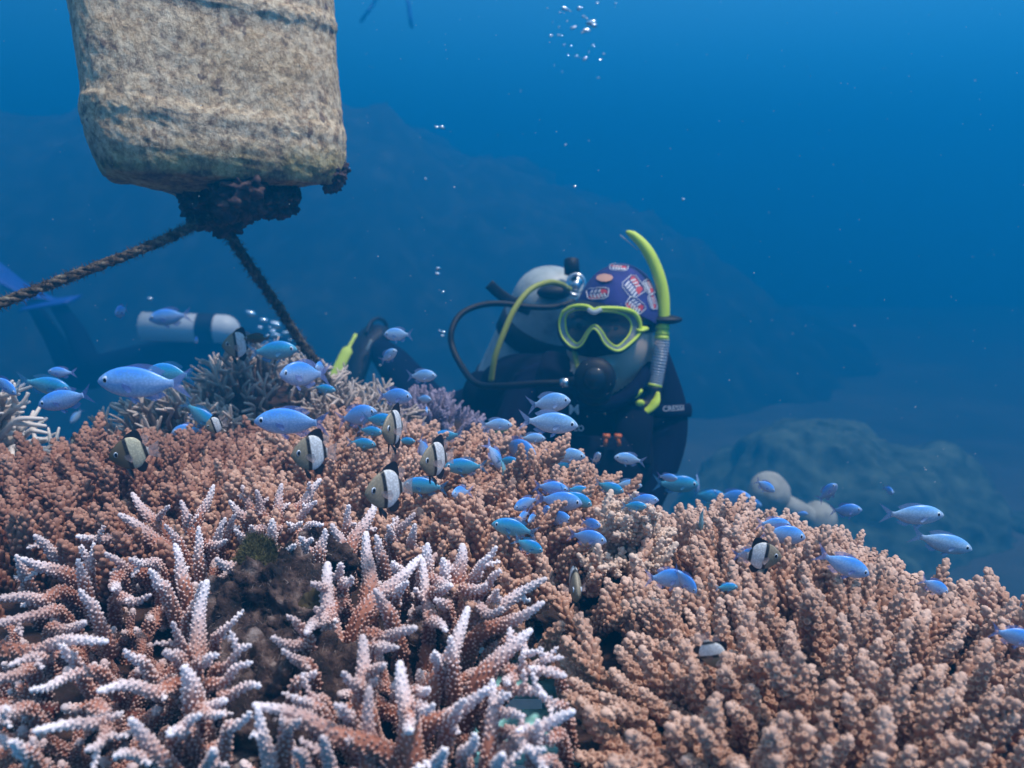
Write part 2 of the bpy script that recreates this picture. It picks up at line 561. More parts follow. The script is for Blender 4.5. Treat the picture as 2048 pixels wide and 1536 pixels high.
# ------------------------------------------------------------------ coral colonies
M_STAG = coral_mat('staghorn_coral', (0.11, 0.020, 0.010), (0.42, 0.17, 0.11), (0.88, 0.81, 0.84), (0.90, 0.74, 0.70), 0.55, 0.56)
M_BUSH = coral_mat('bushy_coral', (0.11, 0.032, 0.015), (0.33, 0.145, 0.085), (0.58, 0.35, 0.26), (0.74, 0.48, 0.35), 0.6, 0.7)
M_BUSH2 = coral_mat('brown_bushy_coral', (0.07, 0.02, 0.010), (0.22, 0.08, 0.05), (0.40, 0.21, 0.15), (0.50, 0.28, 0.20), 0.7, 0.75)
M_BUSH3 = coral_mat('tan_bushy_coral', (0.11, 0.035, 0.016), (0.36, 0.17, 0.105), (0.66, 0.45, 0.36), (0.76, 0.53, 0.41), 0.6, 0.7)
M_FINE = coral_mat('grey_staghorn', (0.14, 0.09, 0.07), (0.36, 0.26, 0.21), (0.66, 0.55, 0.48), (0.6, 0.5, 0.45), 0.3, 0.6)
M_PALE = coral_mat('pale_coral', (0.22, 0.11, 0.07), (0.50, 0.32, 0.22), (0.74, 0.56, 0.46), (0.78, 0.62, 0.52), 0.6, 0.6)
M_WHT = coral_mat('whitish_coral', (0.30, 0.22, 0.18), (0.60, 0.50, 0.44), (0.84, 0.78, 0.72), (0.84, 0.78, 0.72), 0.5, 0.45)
M_PURP = coral_mat('purple_coral', (0.10, 0.07, 0.10), (0.24, 0.19, 0.27), (0.42, 0.35, 0.46), (0.42, 0.35, 0.46), 0.5, 0.6)
M_BASE = mat('coral_base', (0.09, 0.035, 0.022), 0.9)  # shade of the gaps put into the colour: near black under the branches
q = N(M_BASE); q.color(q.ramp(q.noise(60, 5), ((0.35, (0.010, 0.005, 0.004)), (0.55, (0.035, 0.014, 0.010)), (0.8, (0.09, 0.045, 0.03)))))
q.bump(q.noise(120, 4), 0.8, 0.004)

rg = random.Random(7)
DOMES = []
BL = 0.052
def inpoly(x, y, poly):
    c = False; j = len(poly)-1
    for i in range(len(poly)):
        if (poly[i][1] > y) != (poly[j][1] > y) and x < (poly[j][0]-poly[i][0])*(y-poly[i][1])/(poly[j][1]-poly[i][1])+poly[i][0]: c = not c
        j = i
    return c
PANEL = [(985, 1300), (1075, 1300), (1110, 1400), (1125, 1536), (1135, 1700), (950, 1700), (975, 1450)]
BARE = [(960, 1250), (1080, 1240), (1130, 1400), (1160, 1536), (1180, 1700), (930, 1700)]
HOLE1 = [(1000, 985), (1100, 985), (1110, 1035), (1010, 1050)]
HOLE2 = [(1085, 1120), (1175, 1110), (1200, 1240), (1110, 1250)]
def keepR(px, py, dd, X, Y): return not inpoly(px, py, PANEL) and not inpoly(px, py, HOLE2) and px > 1070 + max(0, (py-1400))*0.25
def keepL(px, py, dd, X, Y): return py < 1120 + (60 if px < 60 else 0)
def keepM(px, py, dd, X, Y): return py < 1075 + max(0, px-600)*.25
def keepC(px, py, dd, X, Y): return py < 1270 and (px > 860 or py < 1120) and not (inpoly(px, py, HOLE1) and rg.random() < .8) and not inpoly(px, py, HOLE2) and not inpoly(px, py, PANEL)
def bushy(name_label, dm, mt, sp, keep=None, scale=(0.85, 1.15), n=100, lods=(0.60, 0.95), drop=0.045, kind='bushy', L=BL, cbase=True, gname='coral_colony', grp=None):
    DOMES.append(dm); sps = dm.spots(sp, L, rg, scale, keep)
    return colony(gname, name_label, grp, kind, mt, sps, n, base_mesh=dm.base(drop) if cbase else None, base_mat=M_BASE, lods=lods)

bushy('large pinkish tan bushy coral, ring-mouthed knobbly branches, filling the lower right corner',
      Dome(.175, .46, .265, .50, -.250, .098, seed=3, nz=.008, splay=1.7, pw=2.2), M_BUSH3, .0240, keepR, scale=(.9, 1.22), L=.058)
bushy('small clump of bushy tan coral cut by the right edge behind the big bushy colony',
      Dome(.375, .55, .11, .12, -.268, .09, seed=5, nz=.01, splay=1.4), M_BUSH3, .0255, scale=(1.0, 1.3))
bushy('tan knobbly coral in the middle with blue fish crowding over it below the diver',
      Dome(.00, .72, .165, .42, -.254, .09, seed=11, nz=.018, splay=1.5), M_BUSH, .0250, keepC, scale=(.95, 1.3))
bushy('brown knobbly coral mound between the grey spiky coral and the pale-tipped staghorn',
      Dome(-.17, .78, .25, .42, -.250, .08, seed=13, nz=.016, splay=1.4), M_BUSH, .0265, keepM, scale=(1.0, 1.4))
bushy('dark brown coral ridge with rows of knobbly branches on the left side',
      Dome(-.37, .72, .33, .46, -.252, .075, seed=17, nz=.010, lean=(-.20, .0), splay=1.3), M_BUSH2, .0290, keepL, scale=(1.05, 1.4))
bushy('grey beige spiky staghorn coral peaking behind the brown mound',
      Dome(-.395, 1.34, .23, .21, -.232, .13, seed=19, nz=.03), M_FINE, .024, kind='fine', L=.052, scale=(.8, 1.25), lods=(0, 0), drop=.06)
bushy('low grey beige spiky coral to the right of the spiky peak, beside the leg fin',
      Dome(-.235, 1.26, .115, .13, -.266, .08, seed=21, nz=.02), M_FINE, .022, kind='fine', L=.05, scale=(.7, 1.2), lods=(0, 0), drop=.05)
bushy('small pale spiky coral clump at the left foot of the grey spiky peak',
      Dome(-.44, 1.10, .12, .10, -.248, .07, seed=23, nz=.02), M_FINE, .022, kind='fine', L=.045, scale=(.7, 1.1), lods=(0, 0), drop=.05)
bushy('dusky purple fine branched coral behind the brown mound, under the diver',
      Dome(-.135, 1.40, .13, .12, -.318, .10, seed=29, nz=.02), M_PURP, .016, kind='bushy', lods=(0, 0), scale=(.6, .9), drop=.03)
bushy('small whitish stubby branched coral between the staghorn and the large tan colony',
      Dome(.092, .655, .045, .055, -.236, .05, seed=31, nz=.01, splay=1.4), M_PALE, .016, kind='pale', L=.05, scale=(.6, .9), lods=(0, 2), drop=.04)

bushy('whitish branching coral poking in from the left edge above the dark brown ridge',
      Dome(-.585, .98, .085, .10, -.188, .12, seed=37, nz=.02, splay=1.7), M_WHT, .026, kind='fine', L=.06, scale=(.9, 1.5), lods=(0, 0), drop=.10)
# ------------------------------------------------------------------ foreground staghorn, branch by branch: (base px,py, tip px,py, width px, bend)
def stag_branch(root, c, bx, by, tx, ty, w, hb=.262, ht=.236, mt=None, bend=0.0, rgx=None, cr=0.00088, cl=0.0021, sp=0.0033, side=0):
    dt = dep(ty, ht); db = dep(min(by, 1500) if by > 1500 else by, hb)
    tip = P(tx, ty, dt)
    B = P(bx, by, max(db, dt*0.97))
    L = np.linalg.norm(tip-B)
    ax = tip-B
    u, v, _ = frame_of(ax)
    m1 = B + ax*.35 + u*L*(bend+rgx.uniform(-.05, .05)) + v*L*rgx.uniform(-.05, .05)
    m2 = B + ax*.7 + u*L*(bend*.8+rgx.uniform(-.04, .04)) + v*L*rgx.uniform(-.04, .04)
    r0 = w/2/FPX*dt*0.98; r1 = r0*0.30
    # the foot runs on down into the colony
    foot = B - ax/L*0.015 + np.array((0, 0.006, -0.022))
    g = Geo()
    axl, rad, tan = add_branch(g, [foot-c, B-c, m1-c, m2-c, tip-c], r0*1.12, r1, sp, cr, cl, 42, 12, 7, False, 0.0 if L > .03 else .25, 1.0, rgx, taper=1.05)
    for k in range(side):
        f = rgx.uniform(.45, .8); i = int(f*(len(axl)-1))
        a = rgx.uniform(0, 6.28); d = u*math.cos(a)+v*math.sin(a) + ax/L*rgx.uniform(.3, .9)
        l = rgx.uniform(.006, .014)
        add_branch(g, [axl[i], axl[i]+d*l*.6, axl[i]+d*l], r1*.8, r1*.62, sp, cr, cl, 30, 9, 6, False, f, 1, rgx)
    return g.build('branch', mt, root)
rs = random.Random(21)
STAG = {
 'left': ('pale-tipped pinkish staghorn coral low at the left edge with long level branches', [
  (130,1130,70,1072,30,0),(150,1160,45,1118,34,0),(60,1180,33,1112,28,0),(168,1165,155,1120,22,0),(180,1165,187,1088,22,0),(130,1185,-10,1198,32,0),
  (190,1225,160,1180,24,0),(120,1225,-20,1248,26,0),(-30,1300,212,1283,40,.03),(200,1345,62,1380,24,0),(120,1290,20,1330,26,0),(350,1368,198,1382,38,.04),
  (190,1415,70,1462,38,.16),(205,1440,172,1500,24,0),(60,1340,-20,1350,28,0),(60,1420,-20,1440,30,0),(350,1560,262,1440,48,0),(300,1515,228,1513,26,0),
  (410,1560,425,1500,28,0),(230,1200,300,1190,24,0),(100,1260,170,1245,24,0),(60,1510,20,1485,30,0),(240,1150,225,1180,22,0),(290,1330,250,1300,22,0),(150,1320,120,1290,20,0)]),
 'upleft': ('whitish-tipped staghorn cluster standing before the dark brown ridge, fan of seven thick fingers', [
  (340,1078,265,988,30,0),(335,1105,240,1030,34,0),(300,1098,155,1073,28,-.05),(385,1078,362,1003,24,0),(395,1050,427,972,24,0),(305,1065,338,1012,18,0),
  (400,1135,397,1055,24,0),(425,1110,450,1037,22,0),(440,1095,470,1030,20,0),(290,1150,212,1107,26,0),(320,1140,260,1118,24,0),(372,1180,350,1090,30,0),(360,1090,330,1050,18,0),
  (410,1090,452,1080,18,0),(330,1180,300,1140,26,0)]),
 'mid': ('pale-tipped staghorn clump just above the mossy rock, short crowded fingers', [
  (505,1045,485,973,26,0),(530,1045,513,982,24,0),(555,1045,563,970,26,0),(580,1035,640,960,28,0),(575,1060,632,1003,22,0),(580,1068,645,1050,20,0),(545,1062,603,1045,20,0),
  (525,1065,502,1052,20,0),(540,1085,545,1040,28,0),(495,1045,460,1003,24,0),(480,1145,433,1118,28,0),(620,1110,600,1075,24,0),(640,1110,650,1060,26,0),(560,1110,590,1090,22,0),
  (500,1090,470,1060,22,0),(600,1090,625,1078,18,0)]),
 'thick': ('thick upright brown staghorn branch with white polyp bumps beside the turf-covered rock', [
  (385,1375,413,1165,46,.03),(360,1322,330,1303,26,0),(395,1330,436,1310,22,0),(375,1240,403,1165,20,0),(385,1390,368,1335,46,0),(410,1375,503,1325,24,0),(375,1455,338,1470,26,0),
  (395,1440,452,1402,26,0),(400,1420,445,1428,22,0),(375,1310,345,1245,20,0),(350,1480,400,1430,30,0),(430,1345,500,1290,24,0),(440,1400,520,1372,24,0),(455,1460,500,1425,22,0),(430,1290,470,1240,20,0)]),
 'centre': ('largest staghorn coral in the foreground, long white-tipped branches reaching towards the teal slats', [
  (690,1130,752,1008,36,0),(683,1095,664,1050,28,0),(735,1215,732,1068,42,0),(765,1120,752,1072,24,0),(775,1095,828,1028,26,0),(785,1085,776,1052,22,0),(820,1115,830,1050,26,0),
  (690,1080,698,1012,24,0),(800,1150,785,1125,24,0),(670,1350,655,1130,52,0),(660,1185,624,1167,24,0),(685,1175,704,1155,22,0),(675,1160,680,1128,22,0),(683,1205,612,1266,36,0),
  (720,1240,840,1115,40,0),(852,1330,845,1120,38,0),(850,1140,855,1090,36,0),(858,1162,902,1172,26,0),(915,1180,925,1092,44,0),(890,1165,885,1118,26,0),(935,1175,978,1113,28,0),
  (950,1160,992,1095,26,0),(955,1190,1000,1142,24,0),(925,1185,972,1170,28,0),(865,1190,902,1170,26,0),(930,1245,1090,1158,34,0),(955,1270,1085,1206,36,0),(930,1225,1005,1216,26,0),
  (985,1205,995,1180,22,0),(735,1275,830,1256,40,0),(740,1300,795,1295,28,0),(860,1235,892,1262,26,0),(860,1385,935,1218,44,0),(880,1330,868,1305,24,0),(955,1370,1060,1262,46,0),
  (990,1330,1130,1352,30,0),(1025,1345,1124,1315,22,0),(1018,1340,1018,1368,22,0),(735,1460,725,1275,50,0),(722,1380,686,1345,26,0),(742,1352,768,1330,24,0),(740,1580,738,1378,46,0),
  (820,1500,800,1328,54,0),(825,1388,858,1378,22,0),(825,1425,868,1410,26,0),(820,1430,823,1462,26,0),(760,1500,510,1410,46,.02),(540,1580,515,1418,42,0),(668,1580,645,1475,42,0),
  (850,1455,975,1378,42,0),(978,1520,985,1362,36,0),(975,1545,1145,1424,46,0),(1068,1490,1075,1442,26,0),(980,1435,1045,1432,26,0),(1000,1580,1005,1510,50,0),(590,1375,630,1345,24,0),
  (610,1290,545,1275,26,0),(780,1230,750,1180,30,0),(905,1330,900,1275,28,0),(900,1440,930,1400,28,0),(640,1420,600,1400,28,0),(880,1570,890,1500,40,0),(570,1470,600,1440,30,0),
  (700,1440,670,1410,26,0),(930,1530,950,1470,34,0),(620,1560,590,1500,36,0),(790,1190,815,1165,24,0),(1010,1290,1075,1302,24,0),(985,1395,1090,1392,26,.05),(1120,1470,1035,1462,24,0),(1000,1470,1090,1500,24,0),(1130,1420,1075,1372,22,0),(1120,1360,1060,1335,20,0),(1110,1540,1060,1500,26,0),(620,1335,565,1300,24,0),(650,1410,585,1392,24,0),(610,1262,575,1232,20,0),(625,1450,560,1440,22,0),(895,1215,870,1200,22,0)]),
}
for k, (lb, br) in STAG.items():
    m = np.mean([[b[0], b[1]] for b in br], axis=0)
    c = P(m[0], m[1], dep(m[1], .27))
    root = tag(empty('coral_colony', c), lb, 'coral')
    for b in br:
        small = math.hypot(b[2]-b[0], b[3]-b[1]) < 60
        stag_branch(root, c, *b[:5], mt=M_STAG, bend=b[5], rgx=rs, side=0 if small else rs.choice((0, 1, 1, 2)), hb=.255 if small else .266)
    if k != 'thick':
        # inner growth, its colour darkened as painted shade under the tips
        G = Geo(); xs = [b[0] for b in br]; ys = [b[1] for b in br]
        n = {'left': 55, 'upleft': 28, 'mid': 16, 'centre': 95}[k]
        vs = variants('stag', 1)
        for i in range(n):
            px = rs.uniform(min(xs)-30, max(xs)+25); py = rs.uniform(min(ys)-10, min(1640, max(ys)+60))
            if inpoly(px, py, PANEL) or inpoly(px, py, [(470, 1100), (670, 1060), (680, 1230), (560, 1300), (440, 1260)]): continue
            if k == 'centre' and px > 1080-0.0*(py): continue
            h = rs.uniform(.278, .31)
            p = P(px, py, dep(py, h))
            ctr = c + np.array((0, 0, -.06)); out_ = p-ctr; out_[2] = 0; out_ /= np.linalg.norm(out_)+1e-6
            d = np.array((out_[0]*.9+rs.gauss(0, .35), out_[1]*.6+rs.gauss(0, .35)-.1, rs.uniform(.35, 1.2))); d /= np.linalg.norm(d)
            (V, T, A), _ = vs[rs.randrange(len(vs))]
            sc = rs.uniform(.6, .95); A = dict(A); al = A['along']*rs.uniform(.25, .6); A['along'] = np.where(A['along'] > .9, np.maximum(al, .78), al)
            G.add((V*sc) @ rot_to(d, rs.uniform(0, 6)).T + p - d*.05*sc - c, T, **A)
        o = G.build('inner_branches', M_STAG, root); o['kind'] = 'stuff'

# ------------------------------------------------------------------ dead rock with turf and moss among the staghorn
def lump(cx, cy, cz, rx, ry, rz, amp, sc, nu=60, nv=40, seed=0.0):
    V, T = sphere((0, 0, 0), (rx, ry, rz), nu, nv)
    V = displace(V, T, amp, sc, 5, seed)
    return V + np.array((cx, cy, cz)), T
M_ROCK = mat('turf_rock', (0.06, 0.05, 0.045), 0.95)
q = N(M_ROCK)
q.color(q.ramp(q.noise(55, 6), ((0.36, (0.008, 0.005, 0.006)), (0.5, (0.035, 0.018, 0.016)), (0.6, (0.11, 0.07, 0.06)), (0.72, (0.30, 0.25, 0.24)))))
q.bump(q.noise(300, 5), 0.9, 0.003)
M_TURF = mat('turf_algae', (0.20, 0.15, 0.13), 0.9)
q = N(M_TURF); q.color(q.ramp(q.attr('rnd'), ((0, (0.02, 0.01, 0.01)), (0.55, (0.09, 0.055, 0.045)), (0.85, (0.20, 0.14, 0.12)), (1, (0.50, 0.44, 0.42)))))
M_MOSS = mat('green_algae', (0.09, 0.10, 0.02), 0.9)
q = N(M_MOSS); q.color(q.ramp(q.attr('rnd'), ((0, (0.015, 0.014, 0.005)), (0.6, (0.055, 0.055, 0.014)), (1, (0.17, 0.15, 0.05)))))
def turf(name, Vs, Ts, n, L, r, mt, root, rgx, up=.3):
    V = np.asarray(Vs); T = np.asarray(Ts)
    tri = V[T]; nn = np.cross(tri[:, 1]-tri[:, 0], tri[:, 2]-tri[:, 0]); ar = np.linalg.norm(nn, axis=1)
    ok = nn[:, 2]/(ar+1e-12) > -0.1
    pr = ar*ok; pr /= pr.sum()
    rng = np.random.RandomState(rgx.randrange(9999)); idx = rng.choice(len(T), n, p=pr)
    g = Geo()
    for i in idx:
        a, b = rng.rand(2)
        if a+b > 1: a, b = 1-a, 1-b
        p = tri[i, 0]+(tri[i, 1]-tri[i, 0])*a+(tri[i, 2]-tri[i, 0])*b
        d = nn[i]/ar[i] + rng.normal(0, .7, 3) + np.array((0, 0, up)); d /= np.linalg.norm(d)
        l = L*rng.uniform(.4, 1.2); s = rng.normal(0, .5, 3)*l
        pts = [p, p+d*l*.5+s*.3, p+d*l+s]
        Vt, Tt = tube(pts, [r, r*.8, r*.3], 3, False)
        g.add(Vt, Tt, rnd=rng.rand())
    return g.build(name, mt, root)
def turf_rock():
    c = P(560, 1200, dep(1200, .27))
    root = tag(empty('turf_rock', c), 'dead coral rock overgrown with fuzzy grey and purple turf amid the staghorn', 'rock')
    g = Geo()
    for (px, py, h, rx, ry, rz, sd) in ((560,1160,.262,.040,.035,.026,1),(640,1100,.258,.026,.024,.018,2),(500,1200,.272,.036,.034,.026,3),(600,1215,.272,.035,.034,.024,4),
                                        (560,1330,.285,.050,.045,.022,5),(470,1300,.285,.040,.040,.022,6),(640,1350,.29,.045,.040,.02,7),(520,1440,.295,.05,.04,.02,8),(885,1255,.275,.02,.018,.014,9)):
        p = P(px, py, dep(py, h))-c
        V, T = lump(p[0], p[1], p[2]-.008, rx*.8, ry*.8, rz, .016, 75, 70, 46, sd*3.1)
        g.add(V, T)
    V, T, _ = g.arrays()
    o = obj('rock', mesh_tris('rock', V, T), M_ROCK, root)
    o = turf('turf', V, T, 9000, .0034, .00014, M_TURF, root, rs); o['kind'] = 'stuff'
    p = P(515, 1110, dep(1110, .245))-c
    V, T = lump(p[0], p[1], p[2]-.004, .014, .012, .010, .008, 70, 30, 20, 5.5)
    m = obj('moss_tuft', mesh_tris('moss_tuft', V, T), M_MOSS, root); m['label'] = 'yellow-green moss tuft on top'
    m.data.attributes.new('rnd', 'FLOAT', 'POINT').data.foreach_set('value', np.random.RandomState(3).rand(len(V)).astype(np.float32))
    o = turf('moss_threads', V, T, 2500, .0035, .00022, M_MOSS, root, rs); o['kind'] = 'stuff'
    p = P(640, 1195, dep(1195, .262))-c
    V, T = lump(p[0], p[1], p[2]-.004, .014, .012, .010, .007, 60, 44, 30, 8.5)
    m = obj('olive_lump', mesh_tris('olive_lump', V, T), mat('olive_sponge', (0.05, 0.036, 0.012), .9), root)
turf_rock()

# ------------------------------------------------------------------ teal slatted nursery tray under the corals
def tray():
    c = np.array((0.0, 0.72, CAM[2]-.36))
    m = mat('teal_plastic', (0.30, 0.66, 0.66), 0.6)
    q = N(m); q.color(q.mix(q.ramp(q.noise(60, 5), ((0.45, (0, 0, 0)), (0.62, (1, 1, 1)))), (0.40, 0.90, 0.92), (0.22, 0.52, 0.50)))
    root = tag(empty('slatted_tray', c), 'pale teal slatted plastic tray showing through the gap beneath the corals', 'tray')
    def bar(x0, x1, y0, y1, z0, z1, name):
        bm = [(x, y, z) for x in (x0, x1) for y in (y0, y1) for z in (z0, z1)]
        me = bpy.data.meshes.new(name); me.from_pydata(bm, [], [(0, 1, 3, 2), (4, 6, 7, 5), (0, 4, 5, 1), (2, 3, 7, 6), (0, 2, 6, 4), (1, 5, 7, 3)])
        o = obj(name, me, m, root)
        b = o.modifiers.new('b', 'BEVEL'); b.width = .003; b.segments = 2
    for i in range(9):
        y = -.36 + i*.078
        bar(-.46, .10, y, y+.050, -.006, .006, 'slat')
    for x in (-.44, 0.035, .085): bar(x-.012, x+.012, -.40, .40, -.024, -.008, 'cross_bar')
    for x in (-.44, .085):
        for y in (-.38, .38):
            V, T = tube([(x, y, -.02), (x, y, -2.15)], .014, 10)
            obj('leg', mesh_tris('leg', V, T), m, root)
tray()
# ------------------------------------------------------------------ hanging drum and its ropes
def drum():
    D0 = 0.98
    root = empty('drum', P(430, 200, D0+.1))
    tag(root, 'encrusted upside-down plastic drum hanging over the reef with ropes tied to its neck', 'drum')
    c = np.array(root.location)
    s = D0/FPX
    # rows: (axis px, py, half width px, half depth factor, bulge)
    rows = [(395,-120,262,.8),(397,-60,264,.8),(398,-20,268,.8),(399,0,269,.8),(400,14,272,.81),(401,28,272,.81),(402,48,268,.8),(408,100,268,.8),(414,160,267,.8),(418,190,267,.8),(420,215,268,.803),(421,228,271,.81),
            (423,244,271,.81),(425,262,267.5,.803),(427,278,266,.8),(430,300,262,.8),(432,320,255,.8),(435,338,243,.79),(437,352,224,.77),(438,364,196,.74),(438,375,155,.70),(437,387,112,.66),(436,394,84,.75),(435,410,64,.9),(434,428,56,1.0),(433,444,50,1.0),(433,450,30,1.0)]
    n = 72; V = []
    for (ax, py, hw, dpf) in rows:
        r = hw*s; cc = P(ax + (14 if hw > 105 else 0), py, D0 + .13)
        e = 2.0/ (4.2 if hw > 105 else 2.2)
        for j in range(n):
            a = 2*math.pi*j/n + .26
            ca, sa = math.cos(a), math.sin(a)
            x = math.copysign(abs(ca)**e, ca); y = math.copysign(abs(sa)**e, sa)
            # rotate the square section a little so that a soft corner shows at the left
            rx = x*math.cos(.30)-y*dpf*math.sin(.30); ry = x*math.sin(.30)+y*dpf*math.cos(.30)
            k = 1.02 if hw > 105 else 1.0
            # the drum is about square in plan: the rib rows drop at the front right, as the drum leans
            V.append(cc + RT*(rx*r/k*1.04) + np.array((0, 1, 0))*(ry*r/k) - np.array((0, 0, 1))*((.019*(rx+.72) if rx > -.72 else .10*(-.72-rx)) * (1.0 if py < 310 else max(0, 1-(py-310)/60)) - (.012 if py < 330 else 0)) )
    V = np.array(V); m = len(rows)
    # resample in rows for fine displacement
    Vr = V.reshape(m, n, 3); t = np.linspace(0, m-1, 150)
    R = np.array([spline(Vr[:, j], 150) for j in range(n)]).transpose(1, 0, 2)
    n2 = 180; jj = np.linspace(0, n, n2, endpoint=False)
    R2 = np.zeros((150, n2, 3))
    for k, x in enumerate(jj):
        a = int(x) % n; b = (a+1) % n; f = x-int(x); R2[:, k] = R[:, a]*(1-f)+R[:, b]*f
    # lean: tilt round the view direction of the drum foot
    V = R2.reshape(-1, 3); T = loft_idx(150, n2)
    T = [(a, c_, b) for a, b, c_ in T]
    V = displace(V, T, .003, 9, 3, 2.0); V = displace(V, T, .0014, 45, 4, 5.0); V = displace(V, T, .0011, 160, 2, 9.0)
    V = V - c
    Zup = Matrix.Rotation(math.radians(0), 3, 'Y')
    m = mat('drum_crust', (0.4, 0.36, 0.28), .95)
    q = N(m); tcn = q.new('ShaderNodeTexCoord')
    mp = q.new('ShaderNodeMapping'); mp.inputs['Scale'].default_value = (1, 1, .8); q.link(tcn.outputs['Object'], mp.inputs[0])
    def nz(sc, det, ro=.6):
        x = q.new('ShaderNodeTexNoise'); x.inputs['Scale'].default_value = sc; x.inputs['Detail'].default_value = det; x.inputs['Roughness'].default_value = ro
        q.link(mp.outputs[0], x.inputs['Vector']); return x.outputs['Fac']
    base = q.ramp(nz(55, 6, .7), ((.34, (.16, .09, .05)), (.44, (.46, .31, .18)), (.52, (.68, .51, .32)), (.64, (.90, .75, .53))))
    base = q.mix(q.ramp(nz(14, 4), ((.42, (0, 0, 0)), (.60, (1, 1, 1)))), base, (.66, .44, .22), 'MIX'); 
    base = q.mix(.5, base, q.ramp(nz(120, 4, .75), ((.38, (.06, .03, .02)), (.48, (.50, .35, .20)), (.60, (.92, .78, .56)))))
    spots = q.ramp(nz(34, 3, .8), ((.62, (0, 0, 0)), (.67, (.8, .8, .8)))); base = q.mix(spots, base, (.15, .085, .06))
    sp = q.new('ShaderNodeSeparateXYZ'); q.link(tcn.outputs['Object'], sp.inputs[0])
    low = q.new('ShaderNodeMapRange'); low.inputs['From Min'].default_value = -.035; low.inputs['From Max'].default_value = -.065
    q.link(q.math('ADD', sp.outputs['Z'], q.math('MULTIPLY', nz(20, 3), .03)), low.inputs['Value'])
    # olive film grows on the shoulder below the rib, dark sponge round the neck
    base = q.mix(q.math('MULTIPLY', low.outputs[0], .75), base, q.ramp(nz(30, 5, .7), ((.38, (.04, .03, .01)), (.5, (.24, .19, .05)), (.65, (.50, .44, .18)))))
    lo2 = q.new('ShaderNodeMapRange'); lo2.inputs['From Min'].default_value = -.105; lo2.inputs['From Max'].default_value = -.125
    q.link(q.math('ADD', sp.outputs['Z'], q.math('MULTIPLY', nz(26, 3), .03)), lo2.inputs['Value'])
    base = q.mix(lo2.outputs[0], base, q.ramp(nz(60, 4), ((.4, (.02, .012, .014)), (.6, (.09, .04, .045)))))
    q.color(base); q.bump(nz(110, 6, .75), .9, .006)
    obj('shell', mesh_tris('shell', V, T), m, root)
    # growth hanging under the neck
    mg = mat('dark_growth', (0.05, 0.03, 0.03), .95)
    q = N(mg); q.color(q.ramp(q.noise(70, 5), ((.35, (.012, .008, .012)), (.52, (.055, .03, .032)), (.7, (.16, .10, .085)))))
    g = Geo(); rr = random.Random(4)
    for (px, py, r, dd) in ((428,418,.034,.12),(436,404,.040,.12),(500,395,.026,.10),(540,400,.024,.10),(480,410,.022,.09),(565,400,.019,.11),(558,418,.014,.11),(520,412,.018,.12),
                            (452,436,.016,.12),(412,430,.016,.12),(660,345,.020,.10),(663,362,.013,.10),(470,385,.030,.07),(580,392,.012,.1),(540,424,.010,.1),(398,398,.020,.1)):
        p = P(px, py, D0+dd)-c
        V, T = sphere((0, 0, 0), (r, r*.9, r*.8), 72, 46); V = displace(V, T, r*.45, .75/r, 3, rr.random()*50); V = displace(V, T, r*.38, 3.2/r, 4, rr.random()*50)
        g.add(V+p, T)
    g.build('growth', mg, root)
    return root
drum()

def rope(pts, r, label, mt, seed=0):
    ax = spline(pts, 420); c = ax.mean(axis=0)
    tan = np.gradient(ax, axis=0); tan /= np.linalg.norm(tan, axis=1)[:, None]
    seg = np.concatenate([[0], np.cumsum(np.linalg.norm(np.diff(ax, axis=0), axis=1))])
    u, v, _ = frame_of(tan[200]); g = Geo(); rr = np.random.RandomState(seed)
    fz = np.array([1+.22*mnoise.noise(Vector((s*45, seed, 0))) for s in seg])
    for k in range(3):
        ph = seg/(r*7.5)*2*math.pi + k*2.0944
        P_ = ax + (np.cos(ph)[:, None]*u + np.sin(ph)[:, None]*v)*r*.52
        V, T = tube(P_, r*.60*fz, 8); V = displace(V, T, r*.28, 260, 3, seed+k*3.0)
        g.add(V-c, T, rnd=.3)
    for i in range(1600):         # fuzz of algae
        k = rr.randint(5, 415); a = rr.rand()*6.28; d = u*math.cos(a)+v*math.sin(a)
        p = ax[k]+d*r*.9; q_ = p + d*r*rr.uniform(.2, .8)+rr.normal(0, r*.35, 3)
        V, T = tube([p, (p+q_)/2+rr.normal(0, r*.1, 3), q_], [.00045, .00035, .0002], 3, False)
        g.add(V-c, T, rnd=.6)
    o = g.build('rope', mt); o.location = V3(c)
    tag(o, label, 'rope')
M_ROPE = mat('rope', (.07, .055, .04), .95)
q = N(M_ROPE); q.color(q.ramp(q.noise(120, 5), ((.35, (.02, .014, .010)), (.5, (.085, .06, .04)), (.7, (.22, .19, .14)))))
rope([P(425, 432, 1.08), P(380, 455, 1.06), P(300, 492, 1.03), P(150, 550, .98), P(0, 607, .93), P(-150, 668, .88)], .0052, 'algae-covered rope running from the drum neck down to the left edge', M_ROPE, 1)
rope([P(440, 435, 1.10), P(462, 475, 1.11), P(505, 540, 1.15), P(560, 620, 1.22), P(605, 690, 1.27), P(645, 745, 1.31), P(690, 830, 1.36)], .0060, 'dark rope dropping from the drum neck to the right into the spiky coral', M_ROPE, 2)

